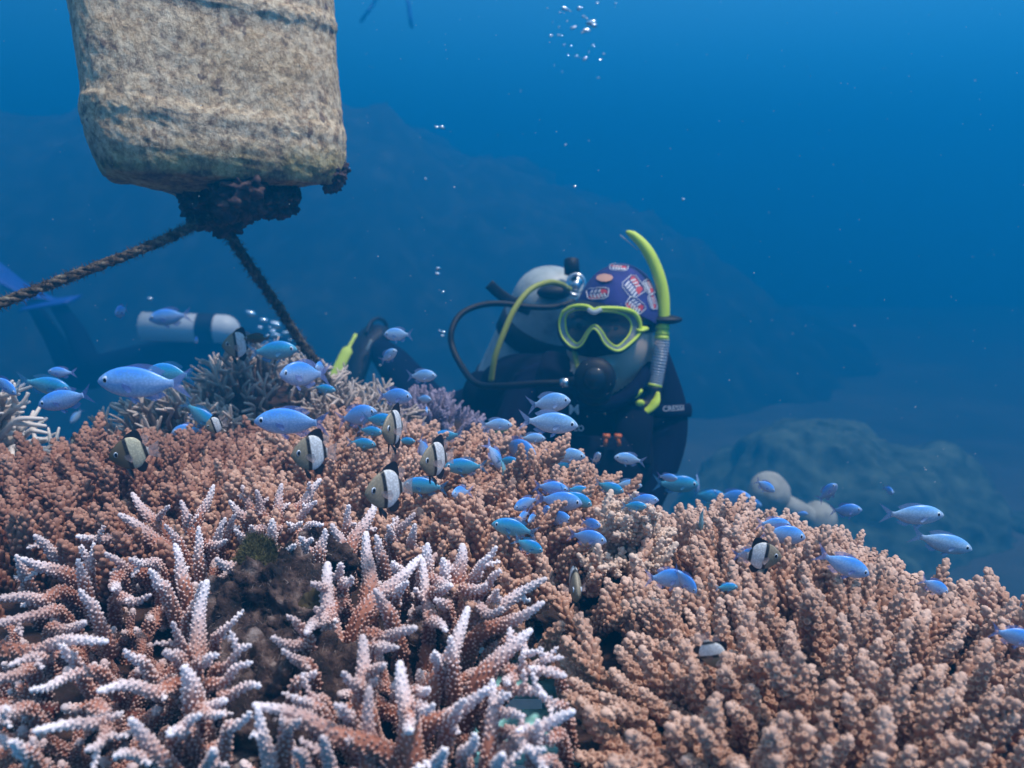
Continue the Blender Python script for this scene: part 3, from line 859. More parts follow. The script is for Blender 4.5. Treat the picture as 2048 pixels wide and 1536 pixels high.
# ------------------------------------------------------------------ far coral boulder, pale lobes
def boulder():
    D = 7.0
    c = P(1665, 1085, D)
    V, T = sphere((0, 0, 0), (1.25, 1.1, .92), 110, 70)
    V = displace(V, T, .16, 1.2, 2, 3.3); V = displace(V, T, .06, 5, 4, 1.3); V = displace(V, T, .02, 22, 3, 6.3)
    m = mat('boulder_coral', (.14, .15, .10), .95)
    q = N(m); q.color(q.ramp(q.noise(7, 6), ((.35, (.04, .07, .05)), (.5, (.09, .14, .10)), (.7, (.18, .25, .17)))))
    o = obj('coral_boulder', mesh_tris('coral_boulder', V, T), m, None, c)
    tag(o, 'big rounded coral boulder faint in the blue water to the right of the diver', 'coral boulder')
    c = P(1980, 1160, 7.2)
    V, T = sphere((0, 0, 0), (.7, .6, .5), 90, 60); V = displace(V, T, .12, 2.2, 4, 13.3); V = displace(V, T, .05, 12, 3, 1.3)
    o = obj('coral_boulder', mesh_tris('coral_boulder', V, T), m, None, c)
    tag(o, 'smaller fainter coral boulder partly cut by the right edge, farthest off', 'coral boulder')
    ms = mat('pale_sponge', (.52, .50, .44), .8)
    q = N(ms); q.color(q.ramp(q.noise(30, 4), ((.35, (.30, .29, .25)), (.65, (.44, .43, .38)))))
    def sponge(ls, label, D):
        c = P(ls[0][0], ls[0][1], D); g = Geo()
        for (px, py, r, dd) in ls:
            V, T = sphere(P(px, py, D+dd)-c, r*D/FPX, 40, 26); g.add(displace(V, T, .006, 9, 3, px), T)
        for a, b in zip(ls[:-1], ls[1:]):
            V, T = tube(spline([P(a[0], a[1]+10, D+a[3])-c, P((a[0]+b[0])/2+5, (a[1]+b[1])/2+8, D)-c, P(b[0], b[1]+8, D+b[3])-c], 14), (22*D/FPX), 20); g.add(V, T)
        p0 = P(ls[0][0], ls[0][1], D)-c; V, T = tube(spline([p0, p0+np.array((.03, .04, -.35)), p0+np.array((.0, .08, -1.0)), p0+np.array((.02, .06, -1.75))], 30), np.linspace(.75, 1.5, 30)*ls[0][2]*D/FPX, 24); g.add(displace(V, T, .02, 7, 3, 2.0), T)
        o = g.build('sponge', ms); o.location = V3(c); tag(o, label, 'sponge')
    sponge([(1537, 985, 42, 0), (1635, 1040, 38, .05)], 'two pale round sponge lobes joined by a neck, above the large tan coral crest', 2.9)
    sponge([(1905, 1225, 45, 0), (1960, 1240, 34, .05)], 'dim pale rounded sponge behind the clump of coral at the right edge', 2.6)
boulder()
def sand_patch():
    c = P(1990, 1010, 8.5); V, T = sphere((0, 0, 0), (.9, .9, .28), 60, 40); V = displace(V, T, .05, 2.5, 3, 4.0)
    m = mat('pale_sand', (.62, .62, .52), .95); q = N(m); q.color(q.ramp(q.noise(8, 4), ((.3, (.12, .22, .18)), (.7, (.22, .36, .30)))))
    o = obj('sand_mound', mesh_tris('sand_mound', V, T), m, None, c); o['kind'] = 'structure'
sand_patch()
# ------------------------------------------------------------------ fish
def surf_depth(px, py):
    """depth at which the ray of a photo pixel meets the coral tops"""
    t = FW + RT*((px-1024)/FPX) - UP*((py-768)/FPX)
    d = .3
    while d < 1.7:
        p = t*d
        for dm in DOMES:
            z = dm.z(p[0], p[1])
            if z is not None and p[2] <= z: return d
        if px < 1120 and py > 1000 and p[2] <= -.245 and d < .68: return d
        d += .006
    return 9.0
def fin_mat(name, col, alpha):
    m = mat(name, col, .5, spec=.3); m.node_tree.nodes['Principled BSDF'].inputs['Alpha'].default_value = alpha
    q = N(m); x = q.new('ShaderNodeTexWave', wave_type='BANDS', bands_direction='Z'); x.inputs['Scale'].default_value = 42; x.inputs['Distortion'].default_value = 3
    c = q.new('ShaderNodeTexCoord'); q.link(c.outputs['Object'], x.inputs['Vector'])
    q.link(q.math('ADD', q.math('MULTIPLY', x.outputs['Fac'], alpha*.6), alpha*.6, True), q.b.inputs['Alpha'])
    return m
def fish_mat(name, top, mid, belly):
    m = mat(name, mid, .32, spec=.5)
    q = N(m); tcn = q.new('ShaderNodeTexCoord'); sp = q.new('ShaderNodeSeparateXYZ'); q.link(tcn.outputs['Object'], sp.inputs[0])
    a = q.new('ShaderNodeMapRange'); a.inputs['From Min'].default_value = -.15; a.inputs['From Max'].default_value = .17
    q.link(q.math('ADD', sp.outputs['Z'], q.math('MULTIPLY', q.math('SUBTRACT', q.noise(9, 3), .5), .05)), a.inputs['Value'])
    c = q.ramp(a.outputs[0], ((0.10, belly), (0.50, tuple(.5*x+.5*y for x, y in zip(mid, belly))), (0.68, mid), (0.86, top)))
    v = q.new('ShaderNodeTexVoronoi'); v.inputs['Scale'].default_value = 34
    mp = q.new('ShaderNodeMapping'); mp.inputs['Scale'].default_value = (1, .4, 1.35); q.link(tcn.outputs['Object'], mp.inputs[0]); q.link(mp.outputs[0], v.inputs['Vector'])
    c = q.mix(q.ramp(v.outputs['Distance'], ((.25, (0, 0, 0)), (.6, (.42, .42, .42)))), c, tuple(x*.55 for x in mid))
    q.color(c)
    return m
FM = {'b': fish_mat('lilac_blue_fish', (.05, .30, 1.0), (.20, .50, 1.0), (.60, .64, .76)),
      't': fish_mat('teal_fish', (.02, .27, .80), (.05, .42, .70), (.30, .52, .50)),
      'p': fish_mat('pale_blue_fish', (.12, .42, .98), (.34, .62, .95), (.66, .72, .78))}
FF = {'b': fin_mat('lilac_fin', (.30, .38, .75), .42), 't': fin_mat('teal_fin', (.10, .35, .60), .45), 'p': fin_mat('pale_fin', (.36, .50, .78), .45)}
M_PUP = mat('pupil', (.004, .004, .006), .08, spec=.6)
M_IRIS = mat('iris', (.66, .76, .90), .3, spec=.6)
def fish_body(sec, wid, n=18, m=20):
    """sec: list of (x, ztop, zbottom, halfwidth)"""
    s = np.array(sec, float); xs = np.linspace(0, len(s)-1, m)
    s = spline(s, m)
    V = []
    for (x, zt, zb, w) in s:
        zc = (zt+zb)/2; h = (zt-zb)/2
        for j in range(n):
            a = 2*math.pi*j/n
            y = math.cos(a); z = math.sin(a)
            y = math.copysign(abs(y)**.9, y)*(1-.18*abs(z)**2)
            V.append((x, y*w, zc+z*h))
    T = loft_idx(m, n); V = V + [(s[0, 0]+.006, 0, (s[0, 1]+s[0, 2])/2), (s[-1, 0], 0, (s[-1, 1]+s[-1, 2])/2)]
    for j in range(n):
        k = (j+1) % n; T.append((len(V)-2, k, j)); T.append((len(V)-1, (m-1)*n+j, (m-1)*n+k))
    return np.array(V), np.array([(a, c, b) for a, b, c in T])
def fin(base, edge, th=.006, sub=4, y0=0.0, ye=0.0):
    """membrane between a base line and an outer edge (x,z lists)"""
    b = spline(np.array([(x, 0, z) for x, z in base]), 13); e_ = spline(np.array([(x, 0, z) for x, z in edge]), 13)
    V = []; T = []
    for side in (1, -1):
        o = len(V)
        for i in range(13):
            for k in range(sub+1):
                f = k/sub; p = b[i]*(1-f)+e_[i]*f
                V.append((p[0], y0*(1-f)+ye*f + side*th*(1-f)**.7*.5, p[2]))
        for i in range(12):
            for k in range(sub):
                a = o+i*(sub+1)+k; q_ = a+sub+1
                T += [(a, q_, q_+1), (a, q_+1, a+1)] if side > 0 else [(a, q_+1, q_), (a, a+1, q_+1)]
    return np.array(V), np.array(T)
def fmesh(name, VT, m):
    me = mesh_tris(name, VT[0], VT[1]); me.materials.append(m); return me
CHROM = [(.5, .006, -.014, .004), (.475, .038, -.040, .024), (.42, .082, -.075, .045), (.33, .128, -.118, .062), (.20, .160, -.148, .070), (.06, .160, -.152, .064),
         (-.08, .130, -.132, .050), (-.20, .078, -.082, .032), (-.28, .042, -.044, .017), (-.33, .044, -.046, .010)]
PROTO = {}; BENDS = (0.0, .25, -.22, .12, -.12)
def fish_proto(kind, bend=0.0):
    """meshes shared by all fish of a tint: list of (name, mesh, [sub parts], offset)"""
    if (kind, bend) in PROTO: return PROTO[(kind, bend)]
    fb, ff = FM[kind], FF[kind]
    L = []
    L.append(('body', fmesh('body', fish_body(CHROM, .07), fb), []))
    up = fin([(-.32, .045), (-.335, .02), (-.335, 0.0)], [(-.53, .17), (-.44, .055), (-.40, .004)]); lo = fin([(-.335, 0.0), (-.335, -.02), (-.32, -.045)], [(-.40, -.004), (-.44, -.055), (-.52, -.16)])
    V = np.vstack([up[0], lo[0]]); T = np.vstack([up[1], lo[1]+len(up[0])])
    L.append(('tail_fin', fmesh('tail_fin', (V, T), ff), []))
    L.append(('dorsal_fin', fmesh('dorsal_fin', fin([(.22, .15), (.06, .152), (-.08, .115), (-.18, .07)], [(.17, .165), (.04, .195), (-.12, .185), (-.25, .125)]), ff), []))
    L.append(('anal_fin', fmesh('anal_fin', fin([(-.01, -.14), (-.08, -.12), (-.18, -.075)], [(-.06, -.165), (-.13, -.185), (-.25, -.12)]), ff), []))
    for s in (1, -1):
        L.append(('pelvic_fin', fmesh('pelvic_fin', fin([(.17, -.14), (.14, -.143), (.11, -.145)], [(.10, -.20), (.06, -.215), (.06, -.18)], y0=s*.015, ye=s*.035), ff), []))
        L.append(('pectoral_fin', fmesh('pectoral_fin', fin([(.21, .0), (.21, -.02), (.20, -.045)], [(.10, -.015), (.075, -.06), (.11, -.09)], y0=s*.064, ye=s*.11), ff), []))
        V, T = sphere((.392, s*.040, .022), (.040, .016, .041), 16, 10); V2, T2 = sphere((.394, s*.0485, .022), (.023, .0105, .026), 14, 8)
        L.append(('eye', fmesh('eye', (V, T), M_IRIS), [('pupil', fmesh('pupil', (V2, T2), M_PUP))]))
    for nm, me, sb in L:      # a swimming body curves sideways towards the tail
        co = np.zeros(len(me.vertices)*3, np.float32); me.vertices.foreach_get('co', co); co = co.reshape(-1, 3)
        b = np.clip(.12-co[:, 0], 0, 1); co[:, 1] += bend*b**2*1.6 ; me.vertices.foreach_set('co', co.ravel())
    PROTO[(kind, bend)] = L
    return L
def orient(phi, th, roll=0.0):
    p, t = math.radians(phi), math.radians(th)
    f = Vector((math.cos(p)*math.cos(t), -math.sin(p)*math.cos(t), math.sin(t)))
    y = Vector((0, 0, 1)).cross(f); y.normalize()
    z = f.cross(y)
    M = Matrix((f, y, z)).transposed()
    return M @ Matrix.Rotation(math.radians(roll), 3, 'X')
def put_fish(kind, px, py, L, phi, th, label, d=None, hk=1.0, group='small blue fish schooling over the coral', proto=None, name='fish', cat='fish', small=44, back=0.0, real=.052):
    if d is None:
        d = FPX*real/L
        sd_ = surf_depth(px, py+L*.16)
        d = min(d, sd_-.012) if not back else sd_+back
    s = L*d/FPX
    root = empty(name, P(px, py, d)); root.rotation_mode = 'QUATERNION'; root.rotation_quaternion = orient(phi, th).to_quaternion()
    s *= 1.08; root.scale = (s, s, s*hk*(1.10 if L > 95 else 1.22)); tag(root, label, cat, group)
    for (nm, me, subs) in (proto or fish_proto(kind, BENDS[len(label) % 5])):
        if L < small and nm in ('pelvic_fin', 'pectoral_fin', 'anal_fin'): continue
        o = bpy.data.objects.new(nm, me); COL.objects.link(o); o.parent = root
        if L >= 26:
            for sn, sm in subs:
                q_ = bpy.data.objects.new(sn, sm); COL.objects.link(q_); q_.parent = o
    return root
FISH = [
 ('b',285,766,168,182,2,'largest lilac-blue fish, gliding left above the dark brown ridge'),
 ('t',342,748,92,180,4,'dim teal fish mostly hidden behind the back of the largest blue fish',{'d':.66,'hk':1.1}),
 ('b',132,798,108,180,-13,'slim blue fish at the left, nose down, lowest of three near the left edge'),
 ('t',92,770,96,0,-14,'pale teal fish heading right and down near the left edge, tail high'),
 ('b',123,745,50,180,4,'little dark blue fish above the two slim fish at the left',{'d':.95}),
 ('b',8,768,60,10,-40,'violet-blue fish cut by the left edge before the whitish coral',{'d':.8}),
 ('b',243,622,46,95,-5,'small blue fish seen head-on left of the far scuba tank',{'hk':1.25,'d':1.3}),
 ('b',394,680,30,88,0,'tiny blue fish seen head-on above the grey spiky coral',{'d':1.3,'hk':1.1}),
 ('t',545,702,92,0,4,'teal fish heading right over the grey spiky coral beside the rope',{'d':1.0}),
 ('b',607,748,95,140,6,'round-headed lilac fish facing half left where the rope meets the coral',{'d':.95,'hk':1.25}),
 ('b',641,735,48,100,10,'small lilac fish seen head-on right beside the rope end',{'d':1.0,'hk':1.2}),
 ('t',648,777,44,0,-10,'small teal-blue fish below the rope end over the spiky coral',{'d':1.0}),
 ('b',585,843,142,180,0,'long violet-blue fish heading left over the brown mound, second largest'),
 ('b',376,862,58,155,0,'small violet-blue fish facing left over the brown ridge',{'hk':1.2}),
 ('t',402,832,88,0,-42,'teal fish diving down right beside the small violet-blue one',{'hk':.9}),
 ('b',714,832,80,8,14,'blue fish with wide eye nosing up right over the brown mound',{'hk':1.2}),
 ('p',797,669,54,180,0,'pale blue fish facing left in open water above the leg fin',{'d':1.1,'hk':1.15}),
 ('p',776,712,48,28,32,'pale fish climbing to the right in front of the diver\'s far leg',{'d':1.1,'hk':1.05}),
 ('p',843,752,56,5,2,'pale blue fish heading right left of the diver\'s hose loop',{'d':1.1,'hk':1.1}),
 ('b',788,793,70,12,0,'lilac fish just above the tall thin striped fish',{'d':.9,'hk':1.15}),
 ('p',847,798,32,20,0,'very small pale fish beside the head-on one over the purple coral',{'d':1.05,'hk':1.2}),
 ('b',853,823,40,84,12,'small fish seen head-on above the purple coral, fins spread',{'d':1.0,'hk':1.2}),
 ('t',758,840,66,10,0,'teal fish half behind the tall thin striped fish',{'d':.86}),
 ('t',722,887,56,4,-5,'small bright teal fish resting low over the brown mound'),
 ('t',740,862,50,10,-6,'dull teal fish just above the bright teal one',{'d':.9}),
 ('t',812,882,36,10,0,'tiny bright teal fish right of the tall thin striped fish',{}),
 ('b',845,898,72,-60,-58,'blue fish standing nearly on its nose between two striped fish',{}),
 ('t',894,872,60,178,-8,'teal fish facing left at the edge of the purple coral',{}),
 ('t',932,933,80,180,0,'bright teal fish facing left, right of the thin dark striped fish',{}),
 ('b',921,985,58,120,10,'round-faced lilac-blue fish facing half left over the middle coral',{'hk':1.1}),
 ('t',851,972,84,180,4,'teal fish facing left, half sunk in the coral under the dark striped fish',{}),
 ('p',992,849,60,4,-2,'pale blue fish with dark side spot left of the upper pair before the diver\'s chest',{'d':.95}),
 ('p',1098,806,80,4,8,'pale round fish swimming just above the scaly blue one, before the diver\'s chest',{'d':.85,'hk':1.15}),
 ('p',1097,845,110,3,-6,'large scaly blue fish with a ringed eye in front of the diver\'s chest',{'d':.78,'hk':1.05}),
 ('p',1064,876,50,0,-3,'slim pale fish low in front of the diver, below the ringed-eye fish',{'d':.98}),
 ('b',1034,898,84,35,-4,'round lilac-blue fish facing half right on top of the middle coral',{'hk':1.25}),
 ('t',1016,922,46,20,0,'teal fish tucked beneath the round lilac-blue one',{}),
 ('b',990,912,66,-50,-62,'blue fish nose-down behind a tan knob left of the round lilac-blue fish',{}),
 ('t',1008,938,54,-80,-75,'narrow teal fish hanging head down over the middle coral',{'hk':.9}),
 ('p',1131,911,74,2,-3,'silvery blue fish with forked tail before the dark suit, upper of a pair',{'d':.92}),
 ('t',1129,934,64,0,-4,'teal fish right below the silvery one in front of the dark suit',{'d':.93}),
 ('p',1193,916,44,72,35,'narrow pale fish turned away before the dark suit, between two larger ones',{'d':1.0}),
 ('p',1259,918,58,178,8,'pale fish facing left in front of the orange buckles, long dorsal fin raised',{'d':1.0}),
 ('p',1254,970,56,2,-3,'small silvery fish low at the right edge of the dark suit',{'d':1.0}),
 ('t',1156,980,48,0,-10,'teal fish half hidden by tan knobs under the silvery fish pair',{}),
 ('t',1218,975,58,0,-18,'teal fish dipping behind the coral crest below the diver',{}),
 ('b',1102,975,66,5,-8,'deep blue fish topping the crowd in the middle of the coral',{}),
 ('b',1117,1002,88,5,-5,'blue fish with white-ringed eye at the centre of the crowd',{'hk':1.1}),
 ('t',1150,996,70,0,-25,'teal fish with tan belly leaving the crowd to the right',{'hk':.95}),
 ('b',1053,1006,56,150,-14,'violet-blue fish facing left at the left of the crowd',{'hk':1.15}),
 ('b',1047,1032,44,118,-5,'small violet-blue fish facing the viewer under the left of the crowd',{'hk':1.15}),
 ('b',1064,1036,44,110,0,'shaded small fish right behind the small violet-blue one',{}),
 ('b',1117,1036,64,40,0,'pale round-faced fish directly beneath the ringed-eye blue one in the crowd',{'hk':1.15}),
 ('b',1092,1022,46,70,30,'fish tail-on between the crowd\'s left pair and its centre',{}),
 ('t',1030,1056,88,182,10,'green-teal fish facing left over the dark hollow in the coral',{}),
 ('t',1056,1091,60,0,-24,'blue-teal fish dipping right below the green-teal one',{'hk':1.1}),
 ('b',1180,1047,48,40,5,'small blue fish peeping over the back of a rounder one right of the crowd',{'hk':1.1}),
 ('b',1174,1075,74,18,-5,'rounder blue fish lying just below the peeping one',{'hk':1.1}),
 ('t',1352,968,84,0,-2,'pale teal fish heading right on the crest of the large tan colony',{}),
 ('b',1394,965,56,-70,-62,'blue fish tilted head down touching the nose of the pale teal one',{}),
 ('b',1334,955,40,20,0,'faint small fish just behind the back of the pale teal one on the crest',{'d':1.0}),
 ('t',1418,992,62,0,-2,'plain blue-teal fish between the crest pair and the big-eyed lilac fish',{}),
 ('b',1466,996,72,22,2,'big-eyed lilac-blue fish with pink back edge on the colony crest',{'hk':1.15}),
 ('b',1499,1004,46,20,-12,'small blue fish hidden behind the cheek of the big-eyed lilac one',{}),
 ('b',1286,1000,58,15,5,'blue fish among coral tips left of the colony crest',{}),
 ('t',1268,1012,48,10,0,'faint teal fish below the one among the coral tips',{}),
 ('t',1402,1036,64,-70,-68,'narrow dark teal fish diving straight into the tan colony',{'hk':.8}),
 ('b',1529,971,46,0,-32,'blue fish swimming down in front of the pale round sponge',{'d':.98}),
 ('b',1655,985,56,55,48,'blue-backed fish curving upward in open water right of the pale sponge',{'d':.98}),
 ('b',1692,1021,56,14,8,'rounded lilac fish with open tail right below the curving one',{'d':.98,'hk':1.15}),
 ('b',1777,980,36,85,0,'tiny fish seen head-on in open water at the right',{'d':1.2}),
 ('p',1826,1030,114,0,0,'upper of two slim long blue fish swimming right over blue water',{'d':.84,'hk':.95}),
 ('p',1884,1085,114,3,-13,'lower of two slim long blue fish, nose tilted down to the right',{'d':.84,'hk':.92}),
 ('b',1546,1048,66,0,-4,'dark blue back of a fish behind the pink-rimmed one on the tan colony',{}),
 ('b',1564,1069,88,2,-8,'pink-rimmed violet-blue fish on the tan colony over the yellow striped one',{'hk':1.1}),
 ('b',1500,1110,66,30,10,'pale lilac fish overlapping the tail of the yellow-faced striped fish',{'hk':1.1}),
 ('b',1334,1156,80,12,0,'grey-lilac fish whose head is covered by its neighbour on the tan colony',{'hk':1.2}),
 ('b',1370,1160,62,40,-38,'blue-lilac fish bowing down right before the grey-lilac one',{'hk':1.15}),
 ('b',1688,1130,104,0,-22,'long-finned blue fish sliding down right along the tan colony edge',{'hk':1.05}),
 ('b',1868,1172,62,0,-28,'dim violet fish going down at the colony edge before the right corner clump',{'hk':1.05}),
 ('b',2028,1272,90,10,-14,'grey-lilac fish cut by the right edge over the corner clump',{}),
 ('t',1452,1174,44,0,0,'teal fish buried between the knobs of the tan colony',{}),
 ('b',1604,1027,22,10,0,'speck-sized dark blue fish before the lower pale sponge lobe',{'d':1.1}),
 ('b',984,882,30,90,0,'tiny fish seen head-on above the tan tips left of the round lilac-blue one',{'hk':1.2}),
 ('p',153,832,34,150,-50,'blurred tiny pale fish in dark water under the slim fish at the left',{'d':1.6}),
 ('b',340,634,80,180,-6,'dark navy fish crossing in front of the far white scuba tank',{'d':1.7}),
]
for f in FISH:
    kw = f[7] if len(f) > 7 else {}
    put_fish(f[0], f[1], f[2], f[3], f[4], f[5], f[6], **kw)

# two-stripe damselfish: deep discs, pale with black bars
def damsel_mat(dark):
    m = mat('striped_fish_dark' if dark else 'striped_fish', (.5, .48, .38), .45, spec=.4)
    q = N(m); tcn = q.new('ShaderNodeTexCoord'); sp = q.new('ShaderNodeSeparateXYZ'); q.link(tcn.outputs['Object'], sp.inputs[0])
    x = q.math('ADD', sp.outputs['X'], q.math('MULTIPLY', sp.outputs['Z'], -.16)); x = q.math('ADD', x, q.math('MULTIPLY', q.math('SUBTRACT', q.noise(12, 2), .5), .02))
    K = (.006, .006, .012)
    head = (.12, .09, .05) if dark else (.33, .28, .20); mid_ = (.60, .56, .40) if dark else (.80, .82, .84)
    r = q.new('ShaderNodeMapRange'); r.inputs['From Min'].default_value = -.5; r.inputs['From Max'].default_value = .5; q.link(x, r.inputs['Value'])
    c = q.ramp(r.outputs[0], ((0, (.5, .45, .45)), (.235, (.52, .48, .46)), (.25, K), (.30, K), (.325, mid_), (.565, mid_), (.585, K), (.64, K), (.665, head), (1, tuple(v*.7 for v in head))))
    v = q.new('ShaderNodeTexVoronoi'); v.inputs['Scale'].default_value = 26; q.link(tcn.outputs['Object'], v.inputs['Vector'])
    c = q.mix(q.ramp(v.outputs['Distance'], ((.3, (0, 0, 0)), (.6, (.3, .3, .3)))), c, (.1, .09, .06))
    q.color(c); return m
M_BLK = mat('black_fin', (.008, .008, .014), .5)
M_CLR = fin_mat('clear_fin', (.50, .38, .36), .38)
def damsel_proto(dark):
    D = [(.48, .0, -.03, .006), (.45, .06, -.07, .030), (.38, .15, -.15, .055), (.26, .25, -.24, .075), (.10, .315, -.30, .080), (-.06, .29, -.285, .066), (-.17, .19, -.20, .045), (-.25, .085, -.10, .022), (-.29, .07, -.085, .012)]
    fb = damsel_mat(dark); L = []
    L.append(('body', fmesh('body', fish_body(D, .08, 24, 26), fb), []))
    L.append(('tail_fin', fmesh('tail_fin', fin([(-.27, .075), (-.285, 0), (-.27, -.085)], [(-.50, .17), (-.47, 0), (-.50, -.17)]), M_CLR), []))
    L.append(('dorsal_fin', fmesh('dorsal_fin', fin([(.24, .245), (.10, .30), (-.06, .28), (-.18, .16)], [(.18, .29), (.06, .385), (-.12, .42), (-.20, .23)], .016), M_BLK), []))
    L.append(('rear_dorsal_fin', fmesh('rear_dorsal_fin', fin([(-.14, .24), (-.19, .16), (-.22, .12)], [(-.20, .33), (-.31, .28), (-.30, .17)]), M_CLR), []))
    L.append(('anal_fin', fmesh('anal_fin', fin([(.0, -.29), (-.10, -.26), (-.18, -.18)], [(-.04, -.36), (-.16, -.38), (-.24, -.25)], .016), M_BLK), []))
    for s in (1, -1):
        L.append(('pelvic_fin', fmesh('pelvic_fin', fin([(.20, -.255), (.17, -.27), (.14, -.28)], [(.12, -.42), (.08, -.46), (.07, -.36)], .014, y0=s*.02, ye=s*.08), M_BLK), []))
        L.append(('pectoral_fin', fmesh('pectoral_fin', fin([(.20, .0), (.20, -.03), (.19, -.07)], [(.06, .03), (.02, -.07), (.06, -.14)], y0=s*.072, ye=s*.17), M_CLR), []))
        V, T = sphere((.335, s*.055, .03), (.046, .020, .052), 18, 12); V2, T2 = sphere((.337, s*.064, .03), (.035, .014, .043), 16, 10)
        L.append(('eye', fmesh('eye', (V, T), M_IRIS), [('pupil', fmesh('pupil', (V2, T2), M_PUP))]))
    return L
DP, DPD = damsel_proto(False), damsel_proto(True)
DAM = [
 (0,628,906,112,150,4,'white-bodied striped fish with two hanging black fins over the brown mound',.60,1),
 (1,268,906,112,158,-4,'dark-headed striped fish with cream flank before the dark brown ridge',.64,.92),
 (0,790,855,122,112,6,'tall thin striped fish turned almost head-on with a spiky back fin',.72,1.0),
 (0,874,918,118,128,4,'dark-faced striped fish with one white bar, over the coral left of centre',.72,.92),
 (0,778,978,135,140,4,'biggest striped fish, large clear tail fin spread, above the white staghorn tips',.60,1.02),
 (0,478,690,80,150,4,'little striped fish showing only its black outline atop the grey spiky coral',1.15,1),
 (0,1148,1165,150,86,2,'striped fish facing straight at the viewer in the dark gap beside the pale coral',.585,.80),
 (0,1520,1112,104,3,0,'yellow-faced striped fish sheltering on the tan colony',None,.85),
 (0,1422,1302,96,20,-62,'striped fish wedged head down between branches of the tan colony',None,.85),
 (0,432,850,52,158,-8,'half-seen striped fish behind the diving teal fish on the ridge',.86,1),
 (1,147,890,44,30,0,'dim tiny striped fish deep in the dark brown ridge',None,.9),
]
for (dk, px, py, L, phi, th, lb, d, hk) in DAM:
    put_fish('b', px, py, L*.80, phi, th, lb, d=d, hk=hk, group='black and white striped fish sheltering at the corals', proto=DPD if dk else DP, real=.06)
# small wrasses
M_WR = fish_mat('olive_wrasse', (.03, .03, .01), (.06, .06, .02), (.12, .09, .05))
M_WG = fish_mat('green_wrasse', (.03, .10, .05), (.05, .12, .08), (.45, .13, .05))
M_WF = fin_mat('olive_fin', (.20, .10, .04), .6)
for (mm, px, py, L, phi, th, lb, d) in ((M_WR, 515, 677, 50, 180, 0, 'dark olive fish skimming the top of the grey spiky coral', 1.15), (M_WG, 1008, 868, 62, 178, -18, 'dark green fish with an orange lower edge behind the tan coral tips', 1.03)):
    pr = [(nm, (me.copy() if me.materials[0] in (FM['b'], FF['b']) else me), sb) for nm, me, sb in fish_proto('b')]
    for nm, me, sb in pr:
        if nm == 'body': me.materials[0] = mm
        elif nm != 'eye': me.materials[0] = M_WF
    put_fish('b', px, py, L, phi, th, lb, d=d, hk=.9, group=None, proto=pr)

# ------------------------------------------------------------------ bubbles and drifting specks
M_BUB = mat('air_bubble', (.85, .93, 1.0), .06, 1.0)
def bubbles(lst, label, group, D):
    rr = random.Random(len(lst)*3)
    for (px, py, r) in lst:
        dd = D+rr.uniform(-.1, .1); s = r*dd/FPX
        V, T = sphere((0, 0, 0), (s*rr.uniform(1.0, 1.5), s, s*rr.uniform(.55, .8)), 14, 9)
        V = displace(V, T, s*.25, .8/s, 1, rr.random()*30)
        o = obj('bubble', mesh_tris('bubble', V, T), M_BUB, None, P(px, py, dd)); o.rotation_euler = (rr.uniform(-.3, .3), rr.uniform(-.5, .5), 0)
        tag(o, label, 'bubble', group)
bubbles([(1130,18,6),(1158,17,6),(1196,6,4),(1232,7,2.5),(1120,25,3),(1147,55,6),(1182,46,9),(1188,51,7),(1167,33,3),(1170,61,5),(1177,62,4),(1134,43,2),(1118,55,2.5),(1102,72,3.5),(1117,71,3),(1122,71,2),
         (1186,91,3.5),(1170,118,5),(1178,104,2),(1153,113,2.5),(1128,90,2),(1142,92,1.8),(1208,108,2.5),(1201,120,3),(1197,156,2.5),(1124,144,1.8),(1136,110,1.6),(1105,45,1.6),(1174,37,3),(1140,22,2.5),(1165,65,3),(1108,131,1.5)],
        'one of the shiny air bubbles bursting upward in the cluster at the top edge', 'bubbles at the top edge', 1.9)
bubbles([(874,254,4),(885,255,5),(852,358,3.5),(876,537,4.5),(875,547,4.5),(886,584,3),(880,662,3),(887,664,3.5),(885,671,3),(879,660,2),(1150,373,3),(1131,290,2.5),(1367,398,3)],
        'one of the lone air bubbles rising left of the diver', 'bubbles rising beside the diver', 1.5)
bubbles([(502,627,8),(528,640,8),(551,649,10),(545,662,7),(552,671,9),(572,665,6),(520,655,5),(560,690,6),(535,672,5),(300,598,5),(580,680,5),(540,655,4)],
        'one of the dim air bubbles bunched behind the rope near the far diver', 'bubbles behind the rope', 2.8)
def specks():
    rr = np.random.RandomState(5); g = Geo(); c = P(1024, 500, 1.0)
    for i in range(420):
        d = rr.uniform(.35, 1.5); px, py = rr.uniform(-50, 2100), rr.uniform(-30, 1000)
        if surf_depth(px, py) < d: continue
        r = (rr.uniform(.35, .75) if rr.rand() < .93 else rr.uniform(.9, 1.5))*d/FPX*1.1
        V, T = sphere(P(px, py, d)-c, (r, r, r*.8), 6, 4); g.add(V, T)
    o = g.build('drifting_specks', mat('speck', (.75, .78, .75), .7)); o.location = V3(c)
    tag(o, 'tiny pale specks drifting in the water', 'plankton', None, 'stuff')
specks()
